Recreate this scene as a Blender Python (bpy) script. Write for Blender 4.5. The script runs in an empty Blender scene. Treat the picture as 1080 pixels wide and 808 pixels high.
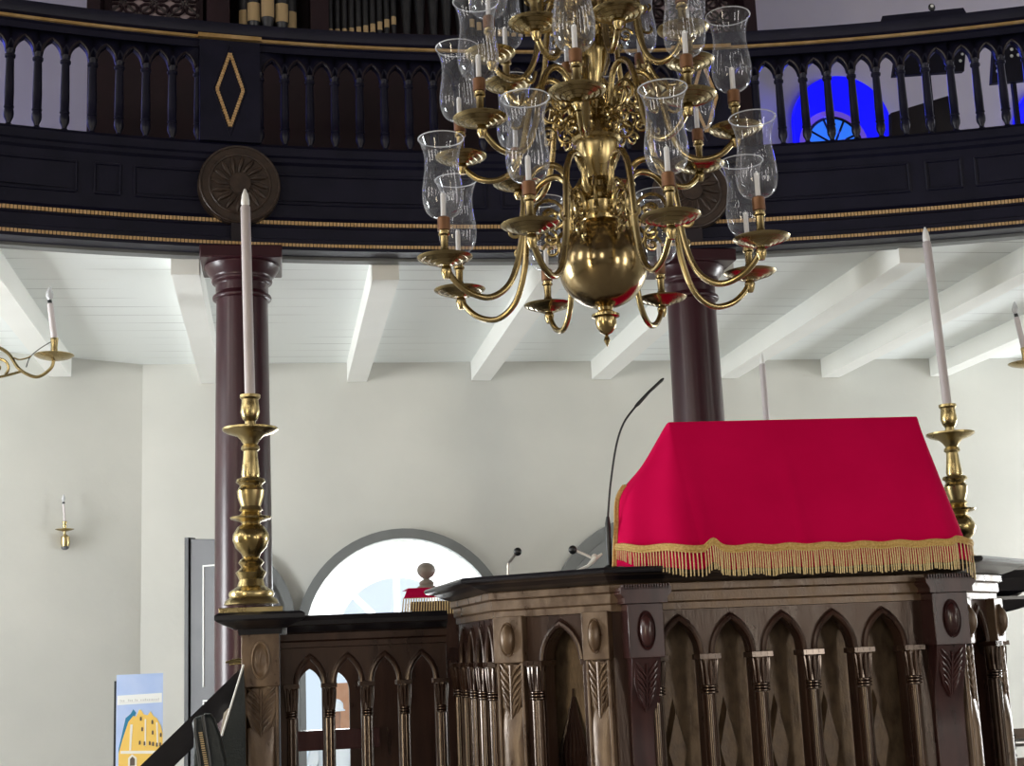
import bpy, bmesh, math, random
from mathutils import Vector as V, Matrix
random.seed(7)
PI = math.pi
sc = bpy.context.scene
COL = sc.collection
R = math.radians
# ------------------------------------------------------------------ camera
YAW, PITCH, ROLL, F = R(9.7), R(10.8), R(2.4), 1490.0
fw = V((math.sin(YAW)*math.cos(PITCH), math.cos(YAW)*math.cos(PITCH), math.sin(PITCH)))
r0 = V((math.cos(YAW), -math.sin(YAW), 0)); u0 = r0.cross(fw)
up = u0*math.cos(ROLL)+r0*math.sin(ROLL); rt = r0*math.cos(ROLL)-u0*math.sin(ROLL)
EYE = V((0, 0, 1.5))
cd = bpy.data.cameras.new('camera'); cam = bpy.data.objects.new('camera', cd); COL.objects.link(cam)
cd.sensor_width = 36; cd.lens = F/1080*36; cd.clip_end = 200
M = Matrix((rt, up, -fw)).transposed().to_4x4(); M.translation = EYE
cam.matrix_world = M; sc.camera = cam
def at(x, y, Y):
    d = rt*((x-540)/F)-up*((y-404)/F)+fw
    return EYE+d*(Y/d.y)
# ------------------------------------------------------------------ materials
def new_mat(name):
    m = bpy.data.materials.new(name); m.use_nodes = True
    nt = m.node_tree; b = nt.nodes['Principled BSDF']
    return m, nt, b
def mat(name, c, rough=.5, metal=0, c2=None, scale=8, stretch=(1, 1, 1), bump=0, bscale=40, coat=0, emit=None, es=1, spec=None, rough2=None):
    m, nt, b = new_mat(name)
    b.inputs['Base Color'].default_value = (*c, 1); b.inputs['Roughness'].default_value = rough
    b.inputs['Metallic'].default_value = metal; b.inputs['Coat Weight'].default_value = coat
    b.inputs['Coat Roughness'].default_value = .18
    if spec is not None: b.inputs['Specular IOR Level'].default_value = spec
    tc = nt.nodes.new('ShaderNodeTexCoord'); mp = nt.nodes.new('ShaderNodeMapping')
    mp.inputs['Scale'].default_value = stretch
    nt.links.new(tc.outputs['Object'], mp.inputs['Vector'])
    if c2 or rough2 is not None:
        n = nt.nodes.new('ShaderNodeTexNoise'); n.inputs['Scale'].default_value = scale; n.inputs['Detail'].default_value = 5
        nt.links.new(mp.outputs['Vector'], n.inputs['Vector'])
        r = nt.nodes.new('ShaderNodeMapRange'); r.inputs[1].default_value = .35; r.inputs[2].default_value = .65
        nt.links.new(n.outputs['Fac'], r.inputs[0])
        if c2:
            mx = nt.nodes.new('ShaderNodeMix'); mx.data_type = 'RGBA'
            mx.inputs[6].default_value = (*c, 1); mx.inputs[7].default_value = (*c2, 1)
            nt.links.new(r.outputs[0], mx.inputs[0]); nt.links.new(mx.outputs[2], b.inputs['Base Color'])
        if rough2 is not None:
            r2 = nt.nodes.new('ShaderNodeMapRange'); r2.inputs[1].default_value = .35; r2.inputs[2].default_value = .65
            r2.inputs[3].default_value = rough; r2.inputs[4].default_value = rough2
            nt.links.new(n.outputs['Fac'], r2.inputs[0]); nt.links.new(r2.outputs[0], b.inputs['Roughness'])
    if bump:
        n2 = nt.nodes.new('ShaderNodeTexNoise'); n2.inputs['Scale'].default_value = bscale; n2.inputs['Detail'].default_value = 4
        nt.links.new(mp.outputs['Vector'], n2.inputs['Vector'])
        bp = nt.nodes.new('ShaderNodeBump'); bp.inputs['Strength'].default_value = bump; bp.inputs['Distance'].default_value = .01
        nt.links.new(n2.outputs['Fac'], bp.inputs['Height']); nt.links.new(bp.outputs[0], b.inputs['Normal'])
    if emit:
        b.inputs['Emission Color'].default_value = (*emit, 1); b.inputs['Emission Strength'].default_value = es
    return m
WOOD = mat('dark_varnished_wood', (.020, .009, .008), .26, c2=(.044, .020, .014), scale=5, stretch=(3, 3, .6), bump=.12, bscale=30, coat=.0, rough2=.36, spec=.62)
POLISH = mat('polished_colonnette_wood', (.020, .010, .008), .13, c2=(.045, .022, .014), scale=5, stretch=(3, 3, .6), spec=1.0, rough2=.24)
WOODB = mat('sheen_toned_wood', (.070, .041, .024), .27, c2=(.165, .108, .064), scale=9, stretch=(2, 2, 1), bump=.15, bscale=60, coat=0, rough2=.42, spec=.9)  # the dark wood again, with its bronze light sheen put into the colour
PANELW = mat('lightened_panel_wood', (.12, .078, .046), .3, c2=(.27, .19, .115), scale=12, stretch=(2, 2, 1), bump=.2, bscale=60, rough2=.45, spec=.8)  # same wood, lightened in colour as if light reached the recesses
for m_ in (WOOD, WOODB, PANELW, POLISH): m_.node_tree.nodes['Principled BSDF'].inputs['Specular Tint'].default_value = (1, .84, .72, 1)
RED_WOOD = mat('red_mahogany', (.030, .010, .011), .25, c2=(.055, .018, .018), scale=6, stretch=(3, 3, .5), coat=.2)
LEDGE = mat('near_black_wood', (.007, .007, .011), .28, c2=(.014, .013, .018), coat=.3)
COLUMN = mat('column_paint', (.026, .005, .010), .3, c2=(.040, .008, .013), scale=3, coat=.08, spec=.35)
NAVY = mat('gallery_black_paint', (.0045, .005, .016), .42, c2=(.008, .008, .023), scale=6, bump=.1, spec=.3)
NAVY2 = mat('gallery_brown_paint', (.010, .007, .012), .42, c2=(.015, .009, .014), scale=6)
ROUNDEL = mat('roundel_dark_wood', (.028, .018, .014), .4, c2=(.05, .032, .024), scale=20, bump=.2)
GILT = mat('gilding', (.62, .40, .16), .38, .75, c2=(.78, .55, .28), scale=14)
GILT2 = mat('gilded_beads', (.60, .38, .17), .45, .5, c2=(.75, .52, .28), scale=30)
BRASS = mat('aged_brass', (.33, .25, .115), .17, 1, c2=(.46, .36, .18), scale=5, rough2=.3)
PANB = mat('drip_pan_brass', (.30, .235, .115), .2, 1, c2=(.42, .34, .18), scale=5, rough2=.3)
BALL = mat('polished_brass', (.30, .225, .115), .14, 1, c2=(.40, .31, .17), scale=5, rough2=.24)
BRASS2 = mat('candlestick_brass', (.36, .275, .12), .2, 1, c2=(.50, .40, .20), scale=5, rough2=.34)
COPPER = mat('brown_socket', (.17, .080, .038), .42, .6, c2=(.22, .11, .055), scale=20)
WAX = mat('wax', (.52, .47, .48), .45, c2=(.57, .52, .53), scale=6)
TIP = mat('candle_flame_shell', (.86, .86, .84), .35)
WHITEWAX = mat('white_candle', (.80, .79, .80), .5)
PLASTER = mat('plaster', (.58, .58, .545), .9, c2=(.63, .625, .585), scale=1.2, bump=.15, bscale=14)
PLASTER2 = mat('upper_plaster', (.60, .58, .66), .9, c2=(.66, .64, .71), scale=1.5)
CLOTH = mat('red_felt', (.56, .0, .062), .9, c2=(.62, .001, .072), scale=3, bump=.08, bscale=250, spec=.08)
BRAID = mat('gold_braid', (.58, .36, .10), .6, .2, c2=(.75, .52, .20), scale=120, bump=.6, bscale=250)
STRAND = mat('gold_strand', (.66, .50, .24), .6, .15, c2=(.80, .66, .38), scale=160)
BLACK = mat('black_plastic', (.012, .014, .017), .35)
LEATHER = mat('black_leather', (.012, .018, .020), .38, bump=.3, bscale=120)
GREY = mat('grey_green_paint', (.16, .17, .17), .5, c2=(.19, .20, .20), scale=4)
DGREY = mat('dark_grey_paint', (.075, .078, .085), .45, c2=(.10, .10, .11), scale=3)
KNOB = mat('grey_turned_stone', (.22, .19, .16), .4, c2=(.30, .27, .24))
STEEL = mat('steel', (.5, .5, .5), .3, 1)
WHITEP = mat('white_paint', (.82, .82, .80), .5)
MAROON = mat('organ_case_wood', (.014, .005, .010), .45, c2=(.022, .007, .013), scale=4)
PIPE = mat('organ_pipe_lead', (.035, .037, .045), .35, .4, c2=(.05, .052, .06))
MOUTH = mat('organ_pipe_gold_mouth', (.62, .46, .26), .45, .3)
FRET = mat('fretwork_ground', (.42, .33, .36), .8)
FLOOR = mat('stone_floor', (.30, .27, .24), .5, c2=(.36, .33, .30), scale=3)
NAVEC = mat('nave_ceiling_boards', (.09, .07, .055), .8, c2=(.12, .095, .075), scale=3)
NAVEW = mat('nave_wall_plaster', (.45, .43, .40), .9)
BLUE1 = mat('deep_blue_glass', (0, 0, .1), .3, emit=(.004, .004, 1.0), es=1.1)
BLUE2 = mat('pale_blue_glass', (0, .05, .2), .3, emit=(.03, .18, .95), es=.95)
VIOLET = mat('violet_glass', (.05, .03, .2), .3, emit=(.13, .07, .62), es=.8)
SKYBLUE = mat('banner_sky', (.42, .55, .85), .6, c2=(.52, .63, .90), scale=5)
DEEPB = mat('banner_shade_blue', (.02, .20, .36), .6)
YELLOW = mat('banner_yellow', (.88, .58, .13), .6)
CREAM = mat('cream_print', (.85, .82, .74), .6)
PRINTW = mat('print_white', (.86, .88, .86), .6)
PRINTG = mat('print_grey', (.62, .63, .62), .6)
PRINTD = mat('print_dark', (.12, .09, .07), .6)
ORANGE = mat('orange_render', (.75, .36, .20), .9, c2=(.80, .42, .25))
SKIN = mat('skin', (.36, .19, .12), .6); SHIRT = mat('white_shirt', (.78, .80, .82), .8)
GRASS = mat('outdoor_paving', (.5, .48, .42), .9)
def glass():
    m, nt, b = new_mat('clear_glass'); nt.nodes.remove(b)
    out = nt.nodes['Material Output']
    tr = nt.nodes.new('ShaderNodeBsdfTransparent'); tr.inputs[0].default_value = (.965, .97, .98, 1)
    gl = nt.nodes.new('ShaderNodeBsdfGlossy'); gl.inputs['Roughness'].default_value = .04; gl.inputs[0].default_value = (.95, .96, 1, 1)
    df = nt.nodes.new('ShaderNodeBsdfTranslucent'); df.inputs[0].default_value = (.85, .88, .95, 1)
    di = nt.nodes.new('ShaderNodeBsdfDiffuse'); di.inputs[0].default_value = (.85, .88, .95, 1)
    lw = nt.nodes.new('ShaderNodeLayerWeight'); lw.inputs[0].default_value = .5
    p5 = nt.nodes.new('ShaderNodeMath'); p5.operation = 'POWER'; p5.inputs[1].default_value = 3.5; nt.links.new(lw.outputs['Facing'], p5.inputs[0])
    pw = nt.nodes.new('ShaderNodeMath'); pw.operation = 'MULTIPLY_ADD'; pw.inputs[1].default_value = .60; pw.inputs[2].default_value = .075
    nt.links.new(p5.outputs[0], pw.inputs[0])
    mm = nt.nodes.new('ShaderNodeMixShader'); mm.inputs[0].default_value = .42
    m0 = nt.nodes.new('ShaderNodeMixShader'); nt.links.new(df.outputs[0], m0.inputs[1]); nt.links.new(di.outputs[0], m0.inputs[2])
    nt.links.new(gl.outputs[0], mm.inputs[1]); nt.links.new(m0.outputs[0], mm.inputs[2])
    mx = nt.nodes.new('ShaderNodeMixShader')
    nt.links.new(pw.outputs[0], mx.inputs[0]); nt.links.new(tr.outputs[0], mx.inputs[1]); nt.links.new(mm.outputs[0], mx.inputs[2])
    nt.links.new(mx.outputs[0], out.inputs[0]); return m
GLASS = glass()
def rimglass():
    m, nt, b = new_mat('glass_rim'); out = nt.nodes['Material Output']
    b.inputs['Base Color'].default_value = (.75, .78, .84, 1); b.inputs['Roughness'].default_value = .08
    tr = nt.nodes.new('ShaderNodeBsdfTransparent'); mx = nt.nodes.new('ShaderNodeMixShader'); mx.inputs[0].default_value = .62
    nt.links.new(tr.outputs[0], mx.inputs[1]); nt.links.new(b.outputs[0], mx.inputs[2]); nt.links.new(mx.outputs[0], out.inputs[0]); return m
RIM = rimglass()
def translucent(name, c, t=.8):
    m, nt, b = new_mat(name); nt.nodes.remove(b); out = nt.nodes['Material Output']
    a = nt.nodes.new('ShaderNodeBsdfTranslucent'); a.inputs[0].default_value = (*c, 1)
    d = nt.nodes.new('ShaderNodeBsdfDiffuse'); d.inputs[0].default_value = (*c, 1)
    x = nt.nodes.new('ShaderNodeMixShader'); x.inputs[0].default_value = 1-t
    nt.links.new(a.outputs[0], x.inputs[1]); nt.links.new(d.outputs[0], x.inputs[2]); nt.links.new(x.outputs[0], out.inputs[0]); return m
GLARE = translucent('window_glare', (.95, .97, .97))  # translucent white standing for the glare of the window
def planks():
    m, nt, b = new_mat('white_planks'); b.inputs['Roughness'].default_value = .75
    tc = nt.nodes.new('ShaderNodeTexCoord'); sp = nt.nodes.new('ShaderNodeSeparateXYZ'); nt.links.new(tc.outputs['Object'], sp.inputs[0])
    a = nt.nodes.new('ShaderNodeMath'); a.operation = 'MULTIPLY'; a.inputs[1].default_value = 1/.24; nt.links.new(sp.outputs['Y'], a.inputs[0])
    f = nt.nodes.new('ShaderNodeMath'); f.operation = 'FRACT'; nt.links.new(a.outputs[0], f.inputs[0])
    l = nt.nodes.new('ShaderNodeMath'); l.operation = 'LESS_THAN'; l.inputs[1].default_value = .045; nt.links.new(f.outputs[0], l.inputs[0])
    n = nt.nodes.new('ShaderNodeTexNoise'); n.inputs['Scale'].default_value = 1.1; nt.links.new(tc.outputs['Object'], n.inputs['Vector'])
    r = nt.nodes.new('ShaderNodeMapRange'); r.inputs[1].default_value = .45; r.inputs[2].default_value = .62; nt.links.new(n.outputs['Fac'], r.inputs[0])
    g = nt.nodes.new('ShaderNodeMath'); g.operation = 'MULTIPLY'; nt.links.new(l.outputs[0], g.inputs[0]); nt.links.new(r.outputs[0], g.inputs[1])
    mx = nt.nodes.new('ShaderNodeMix'); mx.data_type = 'RGBA'; mx.inputs[6].default_value = (.84, .88, .875, 1); mx.inputs[7].default_value = (.48, .50, .50, 1)
    nt.links.new(g.outputs[0], mx.inputs[0]); nt.links.new(mx.outputs[2], b.inputs['Base Color']); return m
PLANK = planks()
BEAMP = mat('beam_white_paint', (.86, .87, .84), .7, c2=(.88, .89, .86), scale=3)

# ------------------------------------------------------------------ mesh helpers
def catmull(pts, n=8):
    P = [V(p) for p in pts]; out = []
    for i in range(len(P)-1):
        a = P[i-1] if i else P[0]*2-P[1]; b = P[i]; c = P[i+1]; d = P[i+2] if i+2 < len(P) else P[-1]*2-P[-2]
        for k in range(n):
            t = k/n
            out.append(.5*((2*b)+(c-a)*t+(2*a-5*b+4*c-d)*t*t+(3*b-a-3*c+d)*t**3))
    out.append(P[-1]); return out
class MB:
    def __init__(s): s.v = []; s.f = []
    def add(s, vs, fs):
        o = len(s.v); s.v += [V(v) for v in vs]; s.f += [[i+o for i in f] for f in fs]; return s
    def box(s, c, d, rz=0, M=None):
        x, y, z = d[0]/2, d[1]/2, d[2]/2
        vs = [V((a, b, e)) for e in (-z, z) for a, b in ((-x, -y), (x, -y), (x, y), (-x, y))]
        if rz: vs = [Matrix.Rotation(rz, 3, 'Z')@v for v in vs]
        if M: vs = [M@v for v in vs]
        return s.add([V(c)+v for v in vs], [(3, 2, 1, 0), (4, 5, 6, 7), (0, 1, 5, 4), (1, 2, 6, 5), (2, 3, 7, 6), (3, 0, 4, 7)])
    def lathe(s, prof, c=(0, 0, 0), n=24, lobes=0, amp=0, M=None, close=True, lob_fn=None):
        vs = []; fs = []
        for r, z in prof:
            for k in range(n):
                a = 2*PI*k/n; rr = r*(1+(amp*math.cos(lobes*a) if lobes else 0))
                if lob_fn: rr = lob_fn(r, z, a)
                p = V((rr*math.cos(a), rr*math.sin(a), z)); vs.append((M@p if M else p)+V(c))
        for i in range(len(prof)-1):
            for k in range(n):
                fs.append((i*n+k, i*n+(k+1) % n, (i+1)*n+(k+1) % n, (i+1)*n+k))
        if close:
            fs.append(tuple(reversed(range(n)))); m = (len(prof)-1)*n; fs.append(tuple(range(m, m+n)))
        return s.add(vs, fs)
    def tube(s, pts, r, n=8, caps=True):
        P = [V(p) for p in pts]; rs = r if isinstance(r, (list, tuple)) else [r]*len(P)
        T = []
        for i in range(len(P)):
            t = (P[min(i+1, len(P)-1)]-P[max(i-1, 0)]); T.append(t.normalized() if t.length > 1e-9 else V((0, 0, 1)))
        a = V((0, 0, 1)) if abs(T[0].z) < .9 else V((1, 0, 0)); N = (a-T[0]*a.dot(T[0])).normalized()
        vs = []
        for i, p in enumerate(P):
            N = (N-T[i]*N.dot(T[i])); N = N.normalized() if N.length > 1e-6 else V((1, 0, 0)); B = T[i].cross(N)
            for k in range(n):
                q = 2*PI*k/n; vs.append(p+(N*math.cos(q)+B*math.sin(q))*rs[i])
        fs = [(i*n+k, i*n+(k+1) % n, (i+1)*n+(k+1) % n, (i+1)*n+k) for i in range(len(P)-1) for k in range(n)]
        if caps: fs += [tuple(reversed(range(n))), tuple(range((len(P)-1)*n, len(P)*n))]
        return s.add(vs, fs)
    def prism(s, poly, fn, w0, w1):     # poly [(u,z)], fn(u,w,z)->world
        n = len(poly); vs = [fn(u, w0, z) for u, z in poly]+[fn(u, w1, z) for u, z in poly]
        fs = [tuple(range(n)), tuple(reversed(range(n, 2*n)))]+[(i, i+n, (i+1) % n+n, (i+1) % n) for i in range(n)]
        return s.add(vs, fs)
    def ell(s, c, r, n=14, m=8, M=None):
        pr = [(max(math.sin(PI*i/m), .001), -math.cos(PI*i/m)) for i in range(m+1)]
        vs = []; fs = []
        for a, z in pr:
            for k in range(n):
                q = 2*PI*k/n; p = V((a*math.cos(q)*r[0], a*math.sin(q)*r[1], z*r[2])); vs.append((M@p if M else p)+V(c))
        for i in range(m):
            for k in range(n): fs.append((i*n+k, i*n+(k+1) % n, (i+1)*n+(k+1) % n, (i+1)*n+k))
        return s.add(vs, fs)
    def sweep(s, prof, path, closed_prof=True, ends=True):   # prof [(offset,z)] along plan path, offset to the right-hand normal (u.y,-u.x)
        P = [V((p[0], p[1])) for p in path]; vs = []; m = len(prof)
        for i, p in enumerate(P):
            d0 = (P[i]-P[i-1]).normalized() if i else (P[1]-P[0]).normalized()
            d1 = (P[i+1]-P[i]).normalized() if i+1 < len(P) else d0
            n0 = V((d0.y, -d0.x)); n1 = V((d1.y, -d1.x)); b = (n0+n1).normalized(); k = 1/max(b.dot(n0), .3)
            for o, z in prof: q = p+b*(o*k); vs.append((q.x, q.y, z))
        fs = [(i*m+j, i*m+(j+1) % m, (i+1)*m+(j+1) % m, (i+1)*m+j) for i in range(len(P)-1) for j in range(m)]
        if ends: fs += [tuple(range(m)), tuple(reversed(range((len(P)-1)*m, len(P)*m)))]
        return s.add(vs, fs)
    def build(s, name, m, parent=None, origin=None, smooth=True, bevel=0):
        if parent is not None: origin = ORG.get(parent.name, V((0, 0, 0)))
        elif origin is None:
            lo = [min(v[i] for v in s.v) for i in range(3)]; hi = [max(v[i] for v in s.v) for i in range(3)]
            origin = V(((lo[0]+hi[0])/2, (lo[1]+hi[1])/2, lo[2]))
        origin = V(origin)
        me = bpy.data.meshes.new(name); me.from_pydata([v-origin for v in s.v], [], s.f)
        bm = bmesh.new(); bm.from_mesh(me)
        bmesh.ops.remove_doubles(bm, verts=bm.verts, dist=1e-6)
        bmesh.ops.recalc_face_normals(bm, faces=bm.faces)
        if smooth:
            for f in bm.faces: f.smooth = True
            for e in bm.edges:
                if len(e.link_faces) == 2 and e.calc_face_angle(0) > R(38): e.smooth = False
        bm.to_mesh(me); bm.free(); me.materials.append(m)
        o = bpy.data.objects.new(name, me); COL.objects.link(o)
        if parent is not None: o.parent = parent; ORG[o.name] = origin
        else: o.location = origin; ORG[o.name] = origin
        if bevel:
            md = o.modifiers.new('bevel', 'BEVEL'); md.width = bevel; md.segments = 2; md.limit_method = 'ANGLE'; md.angle_limit = R(50)
        return o
ORG = {}
def tag(o, label, cat, group=None):
    o['label'] = label; o['category'] = cat
    if group: o['group'] = group
    return o
def thing(name, loc, label, cat, group=None, local=False):
    o = bpy.data.objects.new(name, None); COL.objects.link(o); o.empty_display_size = .1; o.location = loc
    ORG[o.name] = V((0, 0, 0)) if local else V(loc)
    return tag(o, label, cat, group)
def struct(o): o['kind'] = 'structure'; return o
def copy_tree(o, parent=None):
    c = o.copy(); COL.objects.link(c)
    if parent is not None: c.parent = parent
    for ch in list(o.children): copy_tree(ch, c)
    return c
X3 = lambda u, w, z: V((u, w, z))

# ------------------------------------------------------------------ room shell
XL, XR, YB, YF, ZT = -6.5, 10.0, -9.0, 11.7, 9.0
struct(MB().box(((XL+XR)/2, (YB+12.2)/2, -.1), (XR-XL, 12.2-YB, .2)).build('floor', FLOOR))
def arch_pts(cx, zs, r, n=24): return [(cx+r*math.cos(PI-PI*k/n), zs+r*math.sin(PI*k/n)) for k in range(n+1)]
WIN = [(1.02, 1.66, .88)]
def wall_poly(x0, x1, z0, z1, ops):
    p = [(x0, z0), (x0, z1), (x1, z1), (x1, z0)]
    for cx, zs, r in sorted(ops, reverse=True):
        p.append((cx+r, z0)); p += list(reversed(arch_pts(cx, zs, r))); p.append((cx-r, z0))
    return p
OPS = [(1.02, 1.66, .80)]
struct(MB().prism(wall_poly(-1.07, XR, 0, 4.0, OPS), X3, 11.7, 12.2).build('wall_back', PLASTER, smooth=False))
# wall bends forward on the left
dl = V((-.52, -.27)).normalized(); c0 = V((-1.05, 11.71))
def Lw(u, w, z): q = c0+dl*u+V((-dl.y, dl.x))*w; return V((q.x, q.y, z))
e = 6.15
struct(MB().prism([(0, 0), (e, 0), (e, 4.0), (0, 4.0)], Lw, -.3, 0).build('wall_front_left', PLASTER, smooth=False))
struct(MB().box(((XL+XR)/2, 11.95, 6.5), (XR-XL, .5, 5.0)).build('wall_upper', PLASTER2, smooth=False))
struct(MB().box((XL-.1, (YB+12.2)/2, ZT/2), (.2, 12.2-YB, ZT)).build('wall_left', PLASTER, smooth=False))
struct(MB().box((XR+.1, (YB+12.2)/2, ZT/2), (.2, 12.2-YB, ZT)).build('wall_right', PLASTER, smooth=False))
struct(MB().box(((XL+XR)/2, YB-.1, ZT/2), (XR-XL, .2, ZT)).build('wall_rear', NAVEW, smooth=False))
struct(MB().box(((XL+XR)/2, (YB+12.2)/2, ZT+.1), (XR-XL, 12.2-YB, .2)).build('ceiling_nave', NAVEC, smooth=False))
# shallow projecting bay of plaster behind the pulpit
struct(MB().box((2.0, 11.66, 3.2), (4.45, .08, 1.5)).build('trim_1', PLASTER, smooth=False)) if False else None
# gallery plan: an arc, hollow side to the nave
CX, CY, GR = 1.0, -1.7, 10.0
def arc(x0, x1, n, off=0):
    a0, a1 = math.asin((x0-CX)/GR), math.asin((x1-CX)/GR)
    return [(CX+(GR-off)*math.sin(a0+(a1-a0)*k/n), CY+(GR-off)*math.cos(a0+(a1-a0)*k/n)) for k in range(n+1)]
def gz(x): return CY+math.sqrt(GR*GR-(x-CX)**2)
gx0, gx1 = -5.0, 7.6
pa = arc(gx0, gx1, 60)
# ceiling slab under the gallery, its front edge following the arc
poly = [(p[0], p[1]-.02) for p in arc(-6.4, 8.4, 60)]+[(8.4, 5.0), (10.0, 5.0), (10.0, 11.7), (-6.5, 11.7), (-6.5, 5.0)]
poly = [(p[0], p[1]+.04) for p in arc(-5.2, 8.0, 60)]+[(10.0, 5.4), (10.0, 11.7), (-6.5, 11.7), (-6.5, 6.2)]
struct(MB().prism(poly, lambda u, w, z: V((u, z, w)), 3.95, 4.08).build('ceiling_under_gallery', PLANK, smooth=False))
for i, bx in enumerate((-3.7, -2.7, -1.67, -.52, .68, 1.73, 2.78, 3.93, 4.87, 5.9, 6.95, 8.0)):
    y0 = gz(min(max(bx, -5), 7.5))+.13
    y1 = 11.69 if bx > -1.07 else 11.68-(-1.07-bx)*.27/.52
    struct(MB().box((bx, (y0+y1)/2, 3.87), (.165, y1-y0, .17)).build('trim_%d' % (i+1), BEAMP, smooth=False))
# pale fascia board just behind the gallery's bottom edge
struct(MB().sweep([(-.05, 3.88), (-.05, 3.96), (-.13, 3.96), (-.13, 3.88)], pa).build('trim_20', GREY, smooth=False))

# ------------------------------------------------------------------ back doorway with fanlight
dcx, dzs, dr = 1.02, 1.66, .80
w = MB()
ring = arch_pts(dcx, dzs, .88, 32)+[(p) for p in reversed(arch_pts(dcx, dzs, .80, 32))]
w.prism(ring, X3, 11.62, 11.74); w.box((dcx-.84, 11.68, .83), (.08, .12, 1.66)); w.box((dcx+.84, 11.68, .83), (.08, .12, 1.66))
frame = struct(w.build('window_1', GREY, origin=(dcx, 11.68, 0)))
fr = MB()
fr.prism(arch_pts(dcx, dzs, .80, 32)+list(reversed(arch_pts(dcx-.03, dzs, .50, 32))), X3, 11.95, 11.98)
fr.build('glare_border', GLARE, frame)  # white band put in for the glare round the fanlight
g = MB()
for k in range(1, 4):
    a = PI*k/4; M_ = Matrix.Rotation(-a+PI/2, 3, 'Y')
    g.box((dcx-.03+.25*math.cos(a), 11.96, dzs+.25*math.sin(a)), (.05, .03, .50), M=M_)
g.box((dcx, 11.96, dzs), (1.6, .05, .06)); g.build('muntins', GLARE, frame)
gp = MB(); gp.prism(arch_pts(dcx-.03, dzs, .50, 32), X3, 11.965, 11.969); gp.build('fanlight_pane', GLASS, frame)
struct(MB().box((dcx, 11.5+.47, .25), (1.6, .3, .1)).build('trim_21', FLOOR))
# open shutter leaves flat against the wall (quarter-round heads)
def quarter(cx, z, r, side, name, lab):
    p = [(cx, .3)]+[(cx, z+r)]+[(cx+side*r*math.sin(PI/2*k/12), z+r*math.cos(PI/2*k/12)) for k in range(1, 13)]+[(cx+side*r, .3)]
    m = MB().prism(p, X3, 11.62, 11.68)
    o = m.build(name, GREY, origin=(cx, 11.65, .3)); tag(o, lab, 'shutter')
    q = MB().prism([(cx+side*.08, .4), (cx+side*.08, z+r*.85)]+[(cx+side*(r-.1)*math.sin(PI/2*k/12), z+(r-.1)*math.cos(PI/2*k/12)) for k in range(2, 13)]+[(cx+side*(r-.1), .4)], X3, 11.60, 11.625)
    q.build('panel', DGREY if side > 0 else GREY, o); return o
quarter(3.15, 1.66, .95, -1, 'window_shutter', 'grey arched window shutter behind the microphones, left of the red cloth')
quarter(-.50, 1.83, .64, 1, 'window_shutter', 'grey curved shutter mostly hidden behind the left column and candlestick')
# tall grey door leaf ajar
p0, p1 = V((-.62, 10.55)), V((-.34, 10.35))
d = (p1-p0).normalized()
def DL(u, w, z): q = p0+d*u+V((d.y, -d.x))*w; return V((q.x, q.y, z))
t = thing('door_leaf', (-.48, 10.45, 0), 'tall dark grey door leaf standing open left of the left column', 'door')
MB().prism([(0, 0), (.42, 0), (.42, 2.34), (.25, 2.39), (0, 2.41)], DL, -.05, 0).build('leaf', DGREY, t, bevel=.006)
m = MB()
for z0, z1 in ((.3, 1.25), (1.35, 2.2)):
    for u0_, u1_ in ((.12, .13), (.36, .37)): m.prism([(u0_, z0), (u1_, z0), (u1_, z1), (u0_, z1)], DL, 0, .008)
    m.prism([(.12, z1), (.37, z1), (.37, z1+.01), (.12, z1+.01)], DL, 0, .008)
m.build('light_gap_strips', WHITEP, t)  # moulding strips coloured white to stand for light gaps at the leaf
MB().prism([(-.035, 0), (0, 0), (0, 2.42), (-.035, 2.42)], DL, -.06, .02).build('edge_strip', BLACK, t)
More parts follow.
